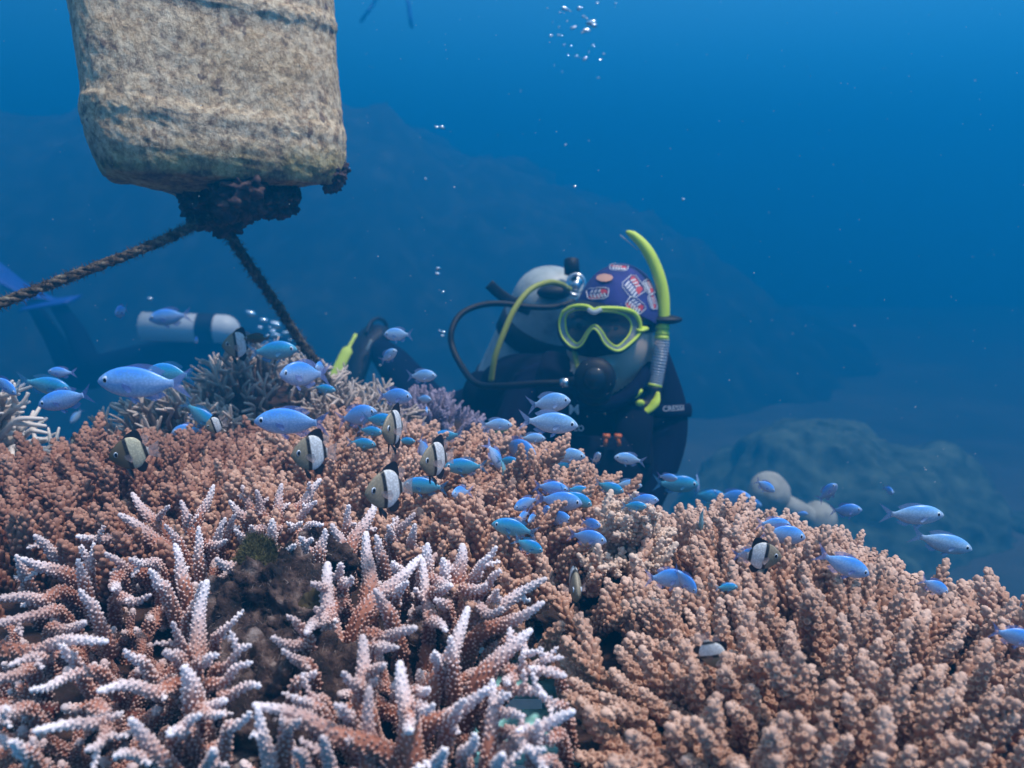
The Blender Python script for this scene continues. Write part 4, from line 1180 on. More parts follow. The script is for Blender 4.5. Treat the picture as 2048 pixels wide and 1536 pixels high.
# ------------------------------------------------------------------ divers
def skinned(verts, edges, radii, sub=2, root=0):
    me = bpy.data.meshes.new('tmp'); me.from_pydata([tuple(v) for v in verts], edges, [])
    o = bpy.data.objects.new('tmp', me); COL.objects.link(o)
    m = o.modifiers.new('s', 'SKIN'); m.use_smooth_shade = True
    sk = me.skin_vertices[0].data if len(me.skin_vertices) else None
    if sk is None:
        bpy.context.view_layer.objects.active = o
        me.update(); dg = bpy.context.evaluated_depsgraph_get()
        sk = me.skin_vertices.new().data if hasattr(me.skin_vertices, 'new') else me.skin_vertices[0].data
    for i, r in enumerate(radii):
        sk[i].radius = (r, r) if not isinstance(r, tuple) else r
        sk[i].use_root = (i == root)
    s = o.modifiers.new('u', 'SUBSURF'); s.levels = sub; s.render_levels = sub
    dg = bpy.context.evaluated_depsgraph_get(); dg.update()
    ev = o.evaluated_get(dg); em = bpy.data.meshes.new_from_object(ev)
    n = len(em.vertices); V = np.zeros(n*3, np.float32); em.vertices.foreach_get('co', V); V = V.reshape(-1, 3).astype(float)
    em.calc_loop_triangles(); T = np.zeros(len(em.loop_triangles)*3, np.int32); em.loop_triangles.foreach_get('vertices', T); T = T.reshape(-1, 3)
    bpy.data.objects.remove(o); bpy.data.meshes.remove(em)
    return V, T
def remesh(V, T, voxel, smooth=4):
    me = mesh_tris('tmp', V, T); o = bpy.data.objects.new('tmp', me); COL.objects.link(o)
    m = o.modifiers.new('r', 'REMESH'); m.mode = 'VOXEL'; m.voxel_size = voxel; m.use_smooth_shade = True
    s = o.modifiers.new('s', 'SMOOTH'); s.iterations = smooth
    dg = bpy.context.evaluated_depsgraph_get(); dg.update()
    em = bpy.data.meshes.new_from_object(o.evaluated_get(dg)); bpy.data.objects.remove(o)
    for p in em.polygons: p.use_smooth = True
    return em
M_SUIT = mat('wetsuit', (.003, .005, .022), .95, spec=.08)
q = N(M_SUIT); q.bump(q.noise(220, 3), .25, .002)
M_SKIN = mat('skin', (.56, .43, .34), .55)
M_BLACK = mat('black_rubber', (.005, .006, .010), .55, spec=.25)
M_YEL = mat('yellow_plastic', (.55, .70, .05), .5)
M_YH = mat('yellow_hose', (.28, .31, .04), .55)
M_STEEL = mat('steel', (.72, .74, .78), .25, 1.0)
M_TANK = mat('tank_paint', (.56, .60, .62), .45)
q = N(M_TANK); q.color(q.ramp(q.noise(26, 5), ((.35, (.22, .26, .27)), (.5, (.33, .38, .39)), (.7, (.42, .47, .48)))))
M_CAP = mat('cap_cloth', (.035, .045, .30), .8)
q = N(M_CAP); q.color(q.ramp(q.noise(22, 4), ((.35, (.008, .014, .10)), (.65, (.018, .026, .20))))); q.bump(q.noise(500, 2), .3, .001)
M_WHITE = mat('white_print', (.62, .64, .70), .7)
M_RED = mat('red_print', (.50, .03, .04), .7)
M_SALM = mat('salmon_print', (.62, .33, .24), .7)
M_LENS = mat('mask_glass', (.012, .018, .022), .06, spec=.6, Alpha=.58)
M_CLEAR = mat('clear_silicone', (.42, .55, .60), .2, spec=.7, Alpha=.28)
M_CLEAR2 = mat('clear_corrugated', (.45, .52, .62), .25, spec=.6, Alpha=.6)
M_WLET = mat('grey_lettering', (.45, .50, .56), .6)
M_ORNG = mat('orange_plastic', (.55, .12, .02), .5)

def text(body, px, py, D, hpx, mt, parent, c, name='lettering', ang=0, yaw=0):
    cu = bpy.data.curves.new(name, 'FONT'); cu.body = body; cu.size = hpx*D/FPX/.70; cu.extrude = .0006; cu.align_x = 'CENTER'; cu.align_y = 'CENTER'; cu.offset = .0001
    t_ = bpy.data.objects.new('tmp', cu); COL.objects.link(t_)
    dg = bpy.context.evaluated_depsgraph_get(); dg.update()
    me = bpy.data.meshes.new_from_object(t_.evaluated_get(dg)); bpy.data.objects.remove(t_)
    o = bpy.data.objects.new(name, me); COL.objects.link(o); me.materials.clear(); me.materials.append(mt)
    o.parent = parent; o.location = V3(P(px, py, D)-c)
    o.rotation_euler = (math.radians(90)-PITCH, math.radians(ang), math.radians(yaw)); return o
def part(name, VT, mt, parent, c=None):
    V, T = VT
    if c is not None: V = np.asarray(V)-c
    return obj(name, mesh_tris(name, V, T), mt, parent)

def diver():
    D = 1.6; px1 = D/FPX
    Q = lambda x, y, dd=0.0: P(x, y, D+dd)
    c = Q(1190, 900, .1)
    root = tag(empty('person', c), 'scuba diver facing the camera in blue printed cap, yellow mask, snorkel and dark wetsuit', 'person')
    names = [('pelvis', (925,860,.62), .13), ('waist', (1000,865,.42), .125), ('chest', (1120,850,.20), .15), ('breast', (1190,850,.08), .125), ('neck', (1222,795,.06), .065), ('skull', (1225,735,.05), .05),
             ('sh_r', (1305,740,.09), .068), ('uparm', (1332,815,.07), .054), ('elb', (1322,905,.03), .048), ('wri', (1282,1035,-.03), .027), ('palm', (1270,1075,-.05), .030),
             ('sh_l', (1085,795,.07), .075), ('elbl', (1010,910,-.02), .045), ('wril', (1090,985,-.10), .028), ('palml', (1130,1010,-.12), .030),
             ('hip', (880,860,.80), .095), ('knee', (815,765,1.05), .066), ('calf', (785,725,1.20), .058), ('ank', (752,692,1.36), .040),
             ('hip2', (960,900,.80), .095), ('knee2', (880,900,1.1), .066), ('ank2', (800,900,1.45), .042)]
    ix = {n: i for i, (n, _, _) in enumerate(names)}
    E = [('pelvis','waist'),('waist','chest'),('chest','breast'),('breast','neck'),('neck','skull'),('breast','sh_r'),('sh_r','uparm'),('uparm','elb'),('elb','wri'),('wri','palm'),('chest','sh_l'),('sh_l','elbl'),('elbl','wril'),('wril','palml'),
         ('pelvis','hip'),('hip','knee'),('knee','calf'),('calf','ank'),('pelvis','hip2'),('hip2','knee2'),('knee2','ank2')]
    V, T = skinned([Q(*p)-c for _, p, _ in names], [(ix[a], ix[b]) for a, b in E], [r for _, _, r in names], 2, 0)
    g = Geo(); g.add(V, T)
    # fingers
    for (bx, by, dd, sx) in ((1270,1075,-.05,1), (1130,1010,-.12,-1)):
        for k in range(5):
            p0 = Q(bx+sx*(k-2)*9, by+8, dd); l = (.030, .042, .046, .042, .034)[k]
            a = (k-2)*.16*sx; d1 = np.array((a, -.5, -1.0)); d1 /= np.linalg.norm(d1); d2 = np.array((a, .1, -1.0)); d2 /= np.linalg.norm(d2)
            V, T = tube([p0-c, p0+d1*l-c, p0+d1*l+d2*l*.8-c], [.0095, .0085, .0065], 8); g.add(V, T)
    # head
    H = Q(1222, 685, .05)
    V, T = sphere((0, 0, 0), (.074, .095, .108), 48, 36)
    lo = np.clip(-V[:, 2]/.118, 0, 1); V[:, 0] *= 1-.30*lo**1.6; V[:, 1] *= 1-.16*lo
    V[:, 1] -= .012*np.exp(-((V[:, 0])/.03)**2-((V[:, 2]+.085)/.025)**2)        # chin
    V[:, 0] += V[:, 2]*.06
    g.add(V+H-c, T)
    V, T = sphere(Q(1192, 676, -.048)-c, (.012, .016, .024), 16, 12); g.add(V, T)   # nose
    for sx in (-1, 1):
        V, T = sphere(H-c+np.array((sx*.074, .008, -.006)), (.009, .016, .030), 14, 10); g.add(V, T)   # ears
    V, T = sphere(Q(1200, 735, -.038)-c, (.024, .012, .010), 14, 8); g.add(V, T)
    V, T, _ = g.arrays()
    em = remesh(V, T, .0055, 5); em.name = 'body'
    o = obj('body', em, [M_SUIT, M_SKIN], root)
    Hc = V3(H-c)
    nk = V3(Q(1222, 778, .0)-c)
    for p in em.polygons:
        q_ = p.center
        inhead = q_.z > nk.z-.012 + abs(q_.x-Hc.x+.01)*.55 + max(0, (q_.y-Hc.y))*.5 and abs(q_.x-Hc.x) < .098 and (q_-Hc).length < .165
        hand = (q_-V3(Q(1268,1095,-.05)-c)).length < .055 or (q_-V3(Q(1130,1022,-.12)-c)).length < .07
        p.material_index = 1 if (inhead or hand) else 0
    V, T = tube(spline([Q(1140,775,.0), Q(1160,800,-.03), Q(1195,812,-.045), Q(1236,803,-.045), Q(1268,778,-.03), Q(1296,738,.02), Q(1300,700,.09)], 30), .013, 10)
    part('suit_collar', (V, T), M_SUIT, root, c)
    # eyes
    for ex, ey in ((1158, 652), (1232, 658)):
        e_ = part('eye', sphere(Q(ex, ey, -.033), (.012, .010, .009), 16, 12), mat('eye_white', (.6, .6, .58), .2), root, c)
        part('pupil', sphere(Q(ex, ey, -.0425), (.0055, .003, .0055), 12, 8), M_PUP, e_, c)
        V, T = tube(spline([Q(ex-17, ey-12, -.036), Q(ex, ey-18, -.042), Q(ex+17, ey-11, -.036)], 8), [.001, .002, .0025, .003, .003, .0025, .002, .001], 6)
        part('eyebrow', (V, T), mat('dark_hair', (.03, .02, .015), .8), root, c)
    # cap
    CC = Q(1234, 650, .052); R = np.array((.082, .106, .113))
    def capz(x, y):   # brim height over the cap centre
        return .034 - .30*max(0, x) + .10*max(0, y) + .02*math.cos(x*18) - .012 - (max(0, y))*.5
    V = []; T = []; n1, n2 = 90, 40
    for i in range(n2+1):
        th = (i/n2)*math.radians(128)
        for j in range(n1):
            ph = 2*math.pi*j/n1
            p = np.array((math.sin(th)*math.cos(ph), math.sin(th)*math.sin(ph), math.cos(th)))*R
            zb = capz(p[0], p[1])
            if p[2] < zb:
                # clamp to the brim, staying on the ellipsoid
                z = max(-1, zb/R[2]); s = math.sqrt(max(.01, 1-z*z)); p = np.array((s*math.cos(ph)*R[0], s*math.sin(ph)*R[1], zb))
            wr = .0016*mnoise.noise(Vector((p[0]*40, p[1]*40, p[2]*25)))
            V.append(CC + p*(1+wr/.08)+np.array((p[2]*.05, 0, 0)))
    T = loft_idx(n2+1, n1)
    V = np.array(V); m_ = len(V)
    V2 = CC + (V-CC)*.965
    T2 = [(a+m_, cc_+m_, b+m_) for a, b, cc_ in T]; rim = []
    for j in range(n1):
        a = n2*n1+j; b = n2*n1+(j+1) % n1; rim += [(a, b, b+m_), (a, b+m_, a+m_)]
    cap = part('cap', (np.vstack([V, V2]), np.array(T+T2+rim)), M_CAP, root, c)
    def capS(x, y, off=.0016):
        """point of the cap front met by the ray of pixel x, y"""
        t = FW + RT*((x-1024)/FPX) - UP*((y-768)/FPX); dd = D-.09
        for _ in range(90):
            p = CAM + t*dd; q_ = (p-CC); q_ = q_ - np.array((q_[2]*.05, 0, 0)); f = ((q_/R)**2).sum()
            if f <= 1.0: break
            dd += .002
        n = (q_/R**2); n /= np.linalg.norm(n)
        return p + n*off
    def patch(cx, cy, w, h, ang, cols):
        a = math.radians(ang); ca, sa = math.cos(a), math.sin(a)
        L = lambda u, v, off=.0016: capS(cx+u*w*ca-v*h*sa, cy+u*w*sa+v*h*ca, off)
        g1 = Geo()
        ring = [L(u, v, .0022) for u, v in ((-.5,-.32),(-.36,-.5),(.3,-.5),(.5,-.34),(.44,.3),(.3,.5),(-.3,.5),(-.46,.34),(-.5,-.32))]
        V, T = tube(ring, .0008, 5); g1.add(V, T)
        def quad(u0, v0, u1, v1, sk=0, off=.0020):
            nn = 4; V = []; T = []
            for i in range(nn+1):
                for j in range(nn+1):
                    V.append(L(u0+(u1-u0)*i/nn + sk*(j/nn-.5), v0+(v1-v0)*j/nn, off))
            for i in range(nn):
                for j in range(nn):
                    k = i*(nn+1)+j; T += [(k, k+1, k+nn+2), (k, k+nn+2, k+nn+1)]
            return V, T
        for k in range(5): g1.add(*quad(-.34+k*.15, -.02, -.25+k*.15, .34, .06))
        for k in range(3): g1.add(*quad(-.30+k*.17, -.36, -.22+k*.17, -.10, -.08))
        o1 = g1.build('badge_print', M_WHITE, cap, None); o1.location = V3(-c)
        g2 = Geo(); g2.add(*quad(-.44, -.44, .06, -.12, .12, .0014)) if cols == 1 else g2.add(*quad(-.42, .08, .10, .44, -.1, .0014))
        g2.add(*quad(.12, -.38, .40, .02, .1, .0014))
        o2 = g2.build('badge_print', M_RED, cap, None); o2.location = V3(-c)
    patch(1197, 588, 44, 22, -4, 0); patch(1266, 575, 42, 34, 52, 1); patch(1238, 537, 36, 12, 4, 1); patch(1270, 612, 38, 26, 40, 0); patch(1296, 575, 30, 16, 66, 1); patch(1303, 605, 30, 14, 74, 1)
    V = [capS(1211, 558, .0045)]; T = []
    for j in range(20): V.append(capS(1211+16*math.cos(j*.314), 558+7.5*math.sin(j*.314), .0035)); T.append((0, 1+j, 1+(j+1) % 20))
    o1 = obj('badge_print', mesh_tris('badge_print', np.array(V)-c, T), M_SALM, cap)
    # mask
    OUT = [(1126,624),(1143,614),(1160,611.5),(1176,613.5),(1188,620),(1200,616.5),(1225,616.5),(1249,619),(1268,626),(1278,640),(1281,656),(1277,670),(1259,688),(1240,701),(1224,699),(1208,686),(1198,667),(1188,657.5),(1178,665),(1165,688),(1152,696),(1138,690),(1124,673),(1119,655),(1120,638)]
    IN = [(1136,626),(1148,621),(1162,619),(1176,620),(1188,625),(1202,623),(1225,624),(1244,628),(1256,636),(1262,646),(1262,658),(1257,671),(1246,684),(1236,692),(1226,690),(1214,679),(1204,663),(1190,650),(1176,660),(1163,681),(1154,687),(1145,681),(1135,668),(1131,652),(1131,636)]
    BACK = [(1132,612),(1145,604),(1162,600),(1178,602),(1190,604),(1204,604),(1226,606),(1252,612),(1276,622),(1290,640),(1293,657),(1288,675),(1272,695),(1250,710),(1230,714),(1212,716),(1200,716),(1188,715),(1176,714),(1160,711),(1146,706),(1132,697),(1118,676),(1114,656),(1117,636)]
    mdep = lambda x, base: base + .00042*abs(x-1195)*.55 + 2.2e-6*(x-1195)**2
    mk = empty('mask', Q(1200, 655, -.06)-c); mk.parent = root; mc = Q(1200, 655, -.06)
    def loop(pts, base, n=100):
        p = [Q(x, y, mdep(x, base)) for x, y in pts]; p = spline(p+[p[0]], n+1)[:-1]; return p
    fo, fi = loop(OUT, -.088), loop(IN, -.080)
    # rim: tube that follows the front outline, thicker above and at the right
    cl = np.vstack([fo, fo[:1]])
    rad = np.array([.0024 + .0022*max(0, (p-mc)@UP/.03 if (p-mc)@UP > 0 else 0) + .002*max(0, ((p-mc)@RT)/.07) for p in cl]); rad = np.minimum(rad*.72, .0042)
    V, T = tube(cl, rad, 10, False); part('rim', (V, T), M_YEL, mk, mc)
    cl2 = np.vstack([fi, fi[:1]]); V, T = tube(cl2, .0017, 8, False); part('lens_rim', (V, T), M_YEL, mk, mc)
    V = np.vstack([fo, fi]); T = []
    for j in range(100):
        k = (j+1) % 100; T += [(j, k, 100+k), (j, 100+k, 100+j)]
    part('frame', (V, np.array(T)), M_CLEAR, mk, mc)
    from mathutils.geometry import tessellate_polygon
    tt = tessellate_polygon([[Vector((float((p-mc)@RT), float((p-mc)@UP), 0)) for p in fi]])
    V = np.vstack([fi, fi+FW*.003]); T = [tuple(t) for t in tt]+[tuple(100+i for i in t[::-1]) for t in tt]
    me = mesh_tris('lens', V-mc, T, None, False); obj('lens', me, M_LENS, mk)
    fb = loop(BACK, -.028)
    V = []; T = []
    for i in range(9):
        f = i/8; bulge = math.sin(f*math.pi)
        for j in range(100):
            p = fo[j]*(1-f)+fb[j]*f
            xx = 1024+((p-CAM)@RT)/((p-CAM)@FW)*FPX; yy = 768-((p-CAM)@UP)/((p-CAM)@FW)*FPX
            if yy > 655: p = p - FW*.014*bulge*math.exp(-((xx-1190)/22)**2)
            V.append(p)
    T = loft_idx(9, 100)
    me = mesh_tris('skirt', np.array(V)-mc, T); me.materials.append(M_CLEAR); me.materials.append(M_BLACK)
    for p in me.polygons:
        w = np.array(p.center)+mc; d_ = (w-CAM)@FW; xx = 1024+((w-CAM)@RT)/d_*FPX; yy = 768-((w-CAM)@UP)/d_*FPX
        p.material_index = 1 if (yy > 655 and 1142 < xx < 1275) or yy < 615 or d_ > D-.045 else 0
    obj('skirt', me, None, mk)
    V, T = tube(spline([Q(1278, 655, -.045), Q(1292, 658, -.02), Q(1306, 657, .02), Q(1312, 655, .06)], 14), .0075, 10, squash=.35, upv=FW); part('strap', (V, T), M_BLACK, mk, mc)
    g2 = Geo(); V, T = tube(spline([Q(1274, 660, -.056), Q(1283, 661, -.052), Q(1289, 657, -.046)], 8), [.005, .0045, .0045, .005, .006, .008, .009, .0095], 10, squash=.5); g2.add(V, T)
    g2.build('strap_clip', M_YEL, mk).location = V3(-mc)
    V, T = tube(spline([Q(1176, 619, -.09), Q(1188, 625, -.094), Q(1202, 619, -.09)], 8), .0042, 8); part('nose_bridge', (V, T), M_CLEAR2, mk, mc)
    # snorkel
    sn = empty('snorkel', Q(1325, 640, 0)-c); sn.parent = root; sc_ = Q(1325, 640, 0)
    ax = spline([Q(1252,463,.0), Q(1268,472,.0), Q(1288,492,-.002), Q(1305,520,-.004), Q(1318,553,-.006), Q(1326,590,-.006), Q(1327,630,-.006), Q(1324,665,-.004)], 60)
    rr = np.interp(np.linspace(0, 1, 60), [0, .04, .12, .35, 1], [.002, .0045, .0075, .0105, .0115])
    V, T = tube(ax, rr, 16); part('tube', (V, T), M_YEL, sn, sc_)
    for y in (655, 668, 676):
        V, T = tube([Q(1325-(y-655)*.05, y-4, -.004), Q(1324.5-(y-655)*.05, y+4, -.004)], .0130, 16); part('collar', (V, T), M_YEL, sn, sc_)
    ax = spline([Q(1324,678,-.003), Q(1320,710,0), Q(1314,745,.002), Q(1309,772,.002)], 120)
    rr = .0135+.0012*np.sin(np.arange(120)*.9); V, T = tube(ax, rr, 16); part('corrugated_tube', (V, T), M_CLEAR2, sn, sc_)
    V, T = tube([Q(1309,768,.002), Q(1308,774,.002)], .0145, 16); part('collar', (V, T), M_YEL, sn, sc_)
    V, T = tube(spline([Q(1308,774,.0), Q(1306,795,.0), Q(1292,812,-.004), Q(1275,812,-.01), Q(1266,798,-.014)], 20), [.014]*14+[.012]*6, 14); part('mouthpiece', (V, T), M_BLACK, sn, sc_)
    V, T = tube(spline([Q(1316,784,-.016), Q(1312,802,-.020), Q(1298,819,-.022), Q(1280,824,-.020), Q(1266,817,-.018)], 22), np.interp(np.linspace(0, 1, 22), [0, .3, .6, 1], [.003, .0088, .0062, .001]), 12, squash=.5); part('mouthpiece_trim', (V, T), M_YEL, sn, sc_)
    V, T = tube(spline([Q(1262,794,-.026), Q(1272,788,-.028), Q(1283,778,-.028)], 10), [.006, .010, .011, .0115, .0115, .0115, .0115, .011, .010, .006], 12, squash=.5); part('mouthpiece_trim', (V, T), M_YEL, sn, sc_)
    V, T = sphere(Q(1280, 806, -.03), (.0085, .004, .006), 14, 10); part('mouthpiece_trim', (V, T), M_YEL, sn, sc_)
    V, T = sphere(Q(1331, 639, -.004), (.0305, .020, .0085), 28, 14); part('keeper', (V, T), M_BLACK, sn, sc_)
    V, T = tube(spline([Q(1240, 470, .01), Q(1255, 482, .01), Q(1276, 500, .008)], 12), [.003]*4+[.004]*8, 8, squash=.3); part('splash_flap', (V, T), M_CLEAR2, sn, sc_)
    # regulator and hoses
    rgl = empty('regulator', Q(1190, 757, -.1)-c); rgl.parent = root; rc = Q(1190, 757, -.1)
    V, T = tube([Q(1190,757,-.135), Q(1190,757,-.132), Q(1190,757,-.125), Q(1190,757,-.10), Q(1192,757,-.08), Q(1200,752,-.03)], [.010, .026, .034, .036, .030, .018], 32); part('second_stage', (V, T), M_BLACK, rgl, rc)
    V, T = tube([Q(1190,757,-.142), Q(1190,757,-.134)], [.016, .020], 24); part('purge_cover', (V, T), mat('glossy_black', (.012, .014, .02), .15), rgl, rc)
    V, T = tube(spline([Q(1160, 785, -.10), Q(1190, 797, -.105), Q(1220, 785, -.10)], 12), [.006, .010, .012, .013, .013, .013, .013, .013, .013, .012, .010, .006], 12); part('exhaust_tee', (V, T), M_BLACK, rgl, rc)
    V, T = tube([Q(1218, 758, -.115), Q(1229, 757, -.105)], [.007, .006], 14); part('knob', (V, T), M_STEEL, rgl, rc)  # silver glint at the right of the casing, built as a steel stub
    V, T = tube([Q(1176, 730, -.128), Q(1192, 727, -.128)], [.0022, .0022], 8); part('glint_bar', (V, T), M_STEEL, rgl, rc)  # silver glint on top of the casing, built as a steel bar
    V, T = tube([Q(1122,766,-.10), Q(1138,765,-.105)], .0082, 14); part('hose_fitting', (V, T), M_STEEL, rgl, rc)
    V, T = tube([Q(1138,765,-.105), Q(1160,763,-.105)], .0095, 14); part('hose_fitting', (V, T), M_BLACK, rgl, rc)
    V, T = tube(spline([Q(1124,766,-.10), Q(1080,767,-.09), Q(1010,772,-.06), Q(955,768,.0), Q(925,735,.06), Q(905,695,.09), Q(903,662,.10), Q(920,630,.12), Q(955,612,.14), Q(1000,607,.15), Q(1060,614,.16), Q(1110,614,.18), Q(1148,603,.20)], 90), .0060, 12); part('hose', (V, T), M_BLACK, rgl, rc)
    h = part('hose', tube(spline([Q(1140,579,.17), Q(1120,568,.14), Q(1095,565,.11), Q(1060,580,.08), Q(1030,617,.06), Q(1008,665,.05), Q(990,715,.05), Q(982,762,.06)], 70), .0056, 12), M_YH, rgl, c=rc)
    part('hose', tube(spline([Q(1149,698,-.03), Q(1152,718,-.05), Q(1158,742,-.07)], 14), .0050, 12), M_YH, rgl, rc)
    # tank
    tk = empty('scuba_tank', Q(1050, 690, .38)-c); tk.parent = root; tcn = Q(1050, 690, .38)
    a, b = Q(985, 850, .50), Q(1103, 606, .33); d = (b-a)/np.linalg.norm(b-a)
    r = .086; pr = [(-.02, .3), (0, .8), (.02, 1), (.3, 1), (.6, 1), (1.0, 1)]
    Lb = np.linalg.norm(b-a); pts = [a+d*Lb*f for f, _ in pr]; rr = [r*k for _, k in pr]
    for k in range(1, 9):
        t = k/8*math.pi/2; pts.append(b+d*r*.92*math.sin(t)); rr.append(max(.014, r*math.cos(t)))
    V, T = tube(pts, rr, 48); part('cylinder', (V, T), M_TANK, tk, tcn)
    for f in (.30, .78):
        p0 = a+d*Lb*f; V, T = tube([p0-d*.024, p0-d*.022, p0+d*.022, p0+d*.024], [r, r+.0045, r+.0045, r], 48, False); part('tank_band', (V, T), M_BLACK, tk, tcn)
    V, T = tube(spline([Q(978, 568, .20), Q(1000, 588, .21), Q(1035, 610, .22), Q(1060, 622, .235)], 14), .011, 8, squash=.18, upv=FW); part('strap_end', (V, T), M_BLACK, tk, tcn)
    V, T = tube(spline([Q(972, 606, .22), Q(1010, 606, .22), Q(1045, 596, .22)], 10), .005, 8, squash=.3, upv=FW); part('strap_end', (V, T), M_BLACK, tk, tcn)
    tp = b+d*r*.92
    V, T = tube([Q(1128,590,.28), Q(1150,566,.26), Q(1160,556,.26)], [.016, .016, .012], 16); part('valve', (V, T), M_STEEL, tk, tcn)
    ring = [Q(1152+18*math.cos(t), 569+21*math.sin(t), .215) for t in np.linspace(0, 2*math.pi, 30)]
    V, T = tube(ring, .0032, 8, False); part('yoke', (V, T), M_STEEL, tk, tcn)
    V, T = sphere(Q(1152, 571, .22), (.010, .010, .012), 16, 10); part('first_stage', (V, T), M_STEEL, tk, tcn)
    V, T = tube([Q(1168,588,.19), Q(1156,604,.17)], [.009, .007], 14); part('first_stage', (V, T), M_STEEL, tk, tcn)
    V, T = tube([Q(1144,551,.24), Q(1144,548,.24), Q(1143,519,.24), Q(1143,516,.24)], [.010, .0165, .0155, .011], 18); part('valve_knob', (V, T), M_BLACK, tk, tcn)
    V, T = sphere(Q(1108, 585, .235), (.036, .02, .016), 20, 12); part('valve_cover', (V, T), M_BLACK, tk, tcn)
    # buoyancy vest, wing, buckles and lettering
    g3 = Geo()
    V, T = sphere(Q(1060, 775, .22), (.105, .07, .075), 36, 24); g3.add(displace(V, T, .012, 9, 3, 2), T)
    V, T = sphere(Q(965, 800, .30), (.045, .06, .065), 30, 20); g3.add(displace(V, T, .008, 14, 3, 5), T)
    for pts in ([(1120,720,.10),(1110,760,.02),(1118,830,-.04),(1125,930,-.05)], [(1262,770,.10),(1272,800,.02),(1268,850,-.03),(1262,930,-.04)]):
        V, T = tube(spline([Q(*p) for p in pts], 26), .034, 12, squash=.45, upv=FW); g3.add(V, T)
    V, T = tube(spline([Q(1030,860,.05), Q(1060,900,-.02), Q(1150,925,-.055), Q(1250,925,-.045), Q(1310,880,.05)], 24), .05, 12, squash=.4, upv=FW); g3.add(V, T)
    V, T, _ = g3.arrays(); part('buoyancy_vest', (V, T), mat('vest_cloth', (.004, .006, .018), .95, spec=.08), root, c)
    for x in (1213, 1236): 
        g4 = Geo(); V, T = tube([Q(x-7, 872, -.085), Q(x+7, 873, -.085)], .0045, 8); g4.add(V, T); V, T = tube([Q(x, 874, -.085), Q(x+(3 if x > 1220 else -3), 892, -.085)], .0035, 8); g4.add(V, T)
        g4.build('buckle', M_ORNG, root).location = V3(-c)
    text('M', 1148, 820, D-.105, 20, M_WLET, root, c); text('LO', 1158, 857, D-.105, 11, M_WLET, root, c)
    V, T = tube(spline([Q(1290, 815, .005), Q(1320, 822, -.004), Q(1352, 823, .004), Q(1380, 820, .04)], 18), .013, 12, squash=.35, upv=FW)
    part('sleeve_hem', (V, T), M_SUIT, root, c)
    text('CRESSI', 1347, 817, D-.018, 10.5, M_WLET, root, c, ang=-2, yaw=8)
    # leg fin
    fn = empty('swim_fin', Q(720, 700, 1.3)-c); fn.parent = root; fc = Q(720, 700, 1.3)
    V, T = tube(spline([Q(772, 668, 1.38), Q(748, 672, 1.36), Q(722, 700, 1.32), Q(705, 745, 1.28), Q(690, 800, 1.26)], 26), np.interp(np.linspace(0, 1, 26), [0, .2, .6, 1], [.045, .062, .060, .055]), 18, squash=.6); part('foot_pocket', (V, T), M_BLACK, fn, fc)
    V, T = tube(spline([Q(712, 668, 1.28), Q(695, 700, 1.25), Q(675, 740, 1.22), Q(655, 780, 1.2)], 16), [.006]*5+[.018]*11, 10, squash=.3, upv=FW); part('blade', (V, T), M_YEL, fn, fc)
    V, T = tube(spline([Q(732, 668, 1.30), Q(742, 645, 1.33), Q(758, 637, 1.36), Q(772, 648, 1.38), Q(772, 668, 1.38)], 20), .0065, 8); part('heel_strap', (V, T), M_BLACK, fn, fc)
    V, T = tube(spline([Q(743, 680, 1.24), Q(738, 690, 1.24), Q(733, 702, 1.24)], 8), .008, 8, squash=.5); part('buckle', (V, T), M_TANK, fn, fc)
    return root
diver()

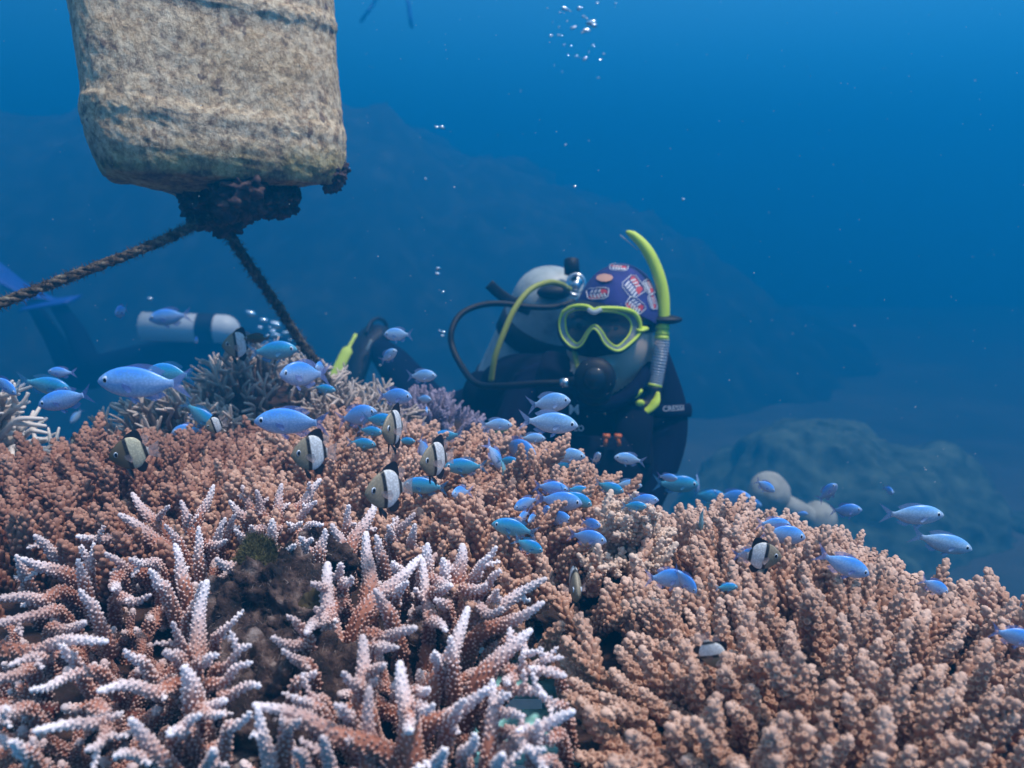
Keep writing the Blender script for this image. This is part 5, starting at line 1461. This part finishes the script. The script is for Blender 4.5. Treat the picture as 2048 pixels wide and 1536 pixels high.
def far_diver(D, nodes, edges, label, tank=None, fins=()):
    c = P(*nodes[0][0][:2], D+nodes[0][0][2])
    root = tag(empty('person', c), label, 'person')
    V, T = skinned([P(p[0], p[1], D+p[2])-c for p, r in nodes], edges, [r for _, r in nodes], 2, 0)
    obj('body', mesh_tris('body', V, T), M_SUIT, root)
    if tank:
        (x0, y0, x1, y1, dd, r) = tank
        a, b = P(x0, y0, D+dd), P(x1, y1, D+dd); d = (b-a)/np.linalg.norm(b-a)
        tk = empty('scuba_tank', (a+b)/2-c); tk.parent = root; tcn = (a+b)/2
        pts = [a-d*.002, a, b]; rr = [r*.8, r, r]
        for k in range(1, 8): t = k/7*math.pi/2; pts.append(b+d*r*1.1*math.sin(t)); rr.append(max(.012, r*math.cos(t)))
        V, T = tube(pts, rr, 30); part('cylinder', (V, T), mat('white_tank', (.80, .84, .84), .4), tk, tcn)
        p0 = a+(b-a)*.80; V, T = tube([p0-d*.05, p0+d*.05], r+.006, 30, False); part('tank_band', (V, T), M_BLACK, tk, tcn)
    mb = mat('blue_fin', (.005, .07, .42), .6)
    for f in fins:
        V, T = tube(spline([P(x, y, D+dd) for x, y, dd, w in f], 16), np.interp(np.linspace(0, 1, 16), np.linspace(0, 1, len(f)), [w for *_, w in f]), 12, squash=.16); 
        part('swim_fin', (V, T), mb, root, c)
    return root
far_diver(5.2, [((420, 700, .1), .14), ((340, 715, .1), .13), ((260, 730, .1), .12), ((180, 735, .1), .085), ((150, 660, .2), .06), ((110, 605, .3), .045), ((500, 690, .05), .12), ((545, 690, 0), .06), ((585, 700, -.05), .095),
                ((520, 740, -.1), .05), ((560, 780, -.2), .04), ((150, 760, .3), .085), ((110, 680, .4), .06), ((60, 600, .5), .045)],
          [(0, 1), (1, 2), (2, 3), (3, 4), (4, 5), (0, 6), (6, 7), (7, 8), (6, 9), (9, 10), (2, 11), (11, 12), (12, 13)],
          'second diver lying level at the far left, white tank on the back and blue fins', (286, 653, 448, 658, -.10, .082),
          [[(100, 612, .3, .05), (60, 612, .3, .10), (150, 598, .25, .08)][::1], [(60, 610, .5, .04), (30, 570, .5, .09), (-40, 520, .45, .11)], [(110, 600, .3, .04), (60, 585, .3, .10), (0, 550, .3, .12)]])
far_diver(7.0, [((760, -160, .1), .15), ((775, -110, .1), .14), ((770, -60, .1), .09), ((760, -20, .2), .06), ((800, -55, .1), .09), ((812, -15, .1), .06)],
          [(0, 1), (1, 2), (2, 3), (1, 4), (4, 5)], 'faint swimmer at the top edge, only the dangling fin tips in view', None,
          [[(760, -15, .2, .06), (745, 10, .2, .10), (728, 34, .15, .10)], [(812, -10, .1, .06), (818, 15, .1, .11), (822, 48, .1, .10)]])
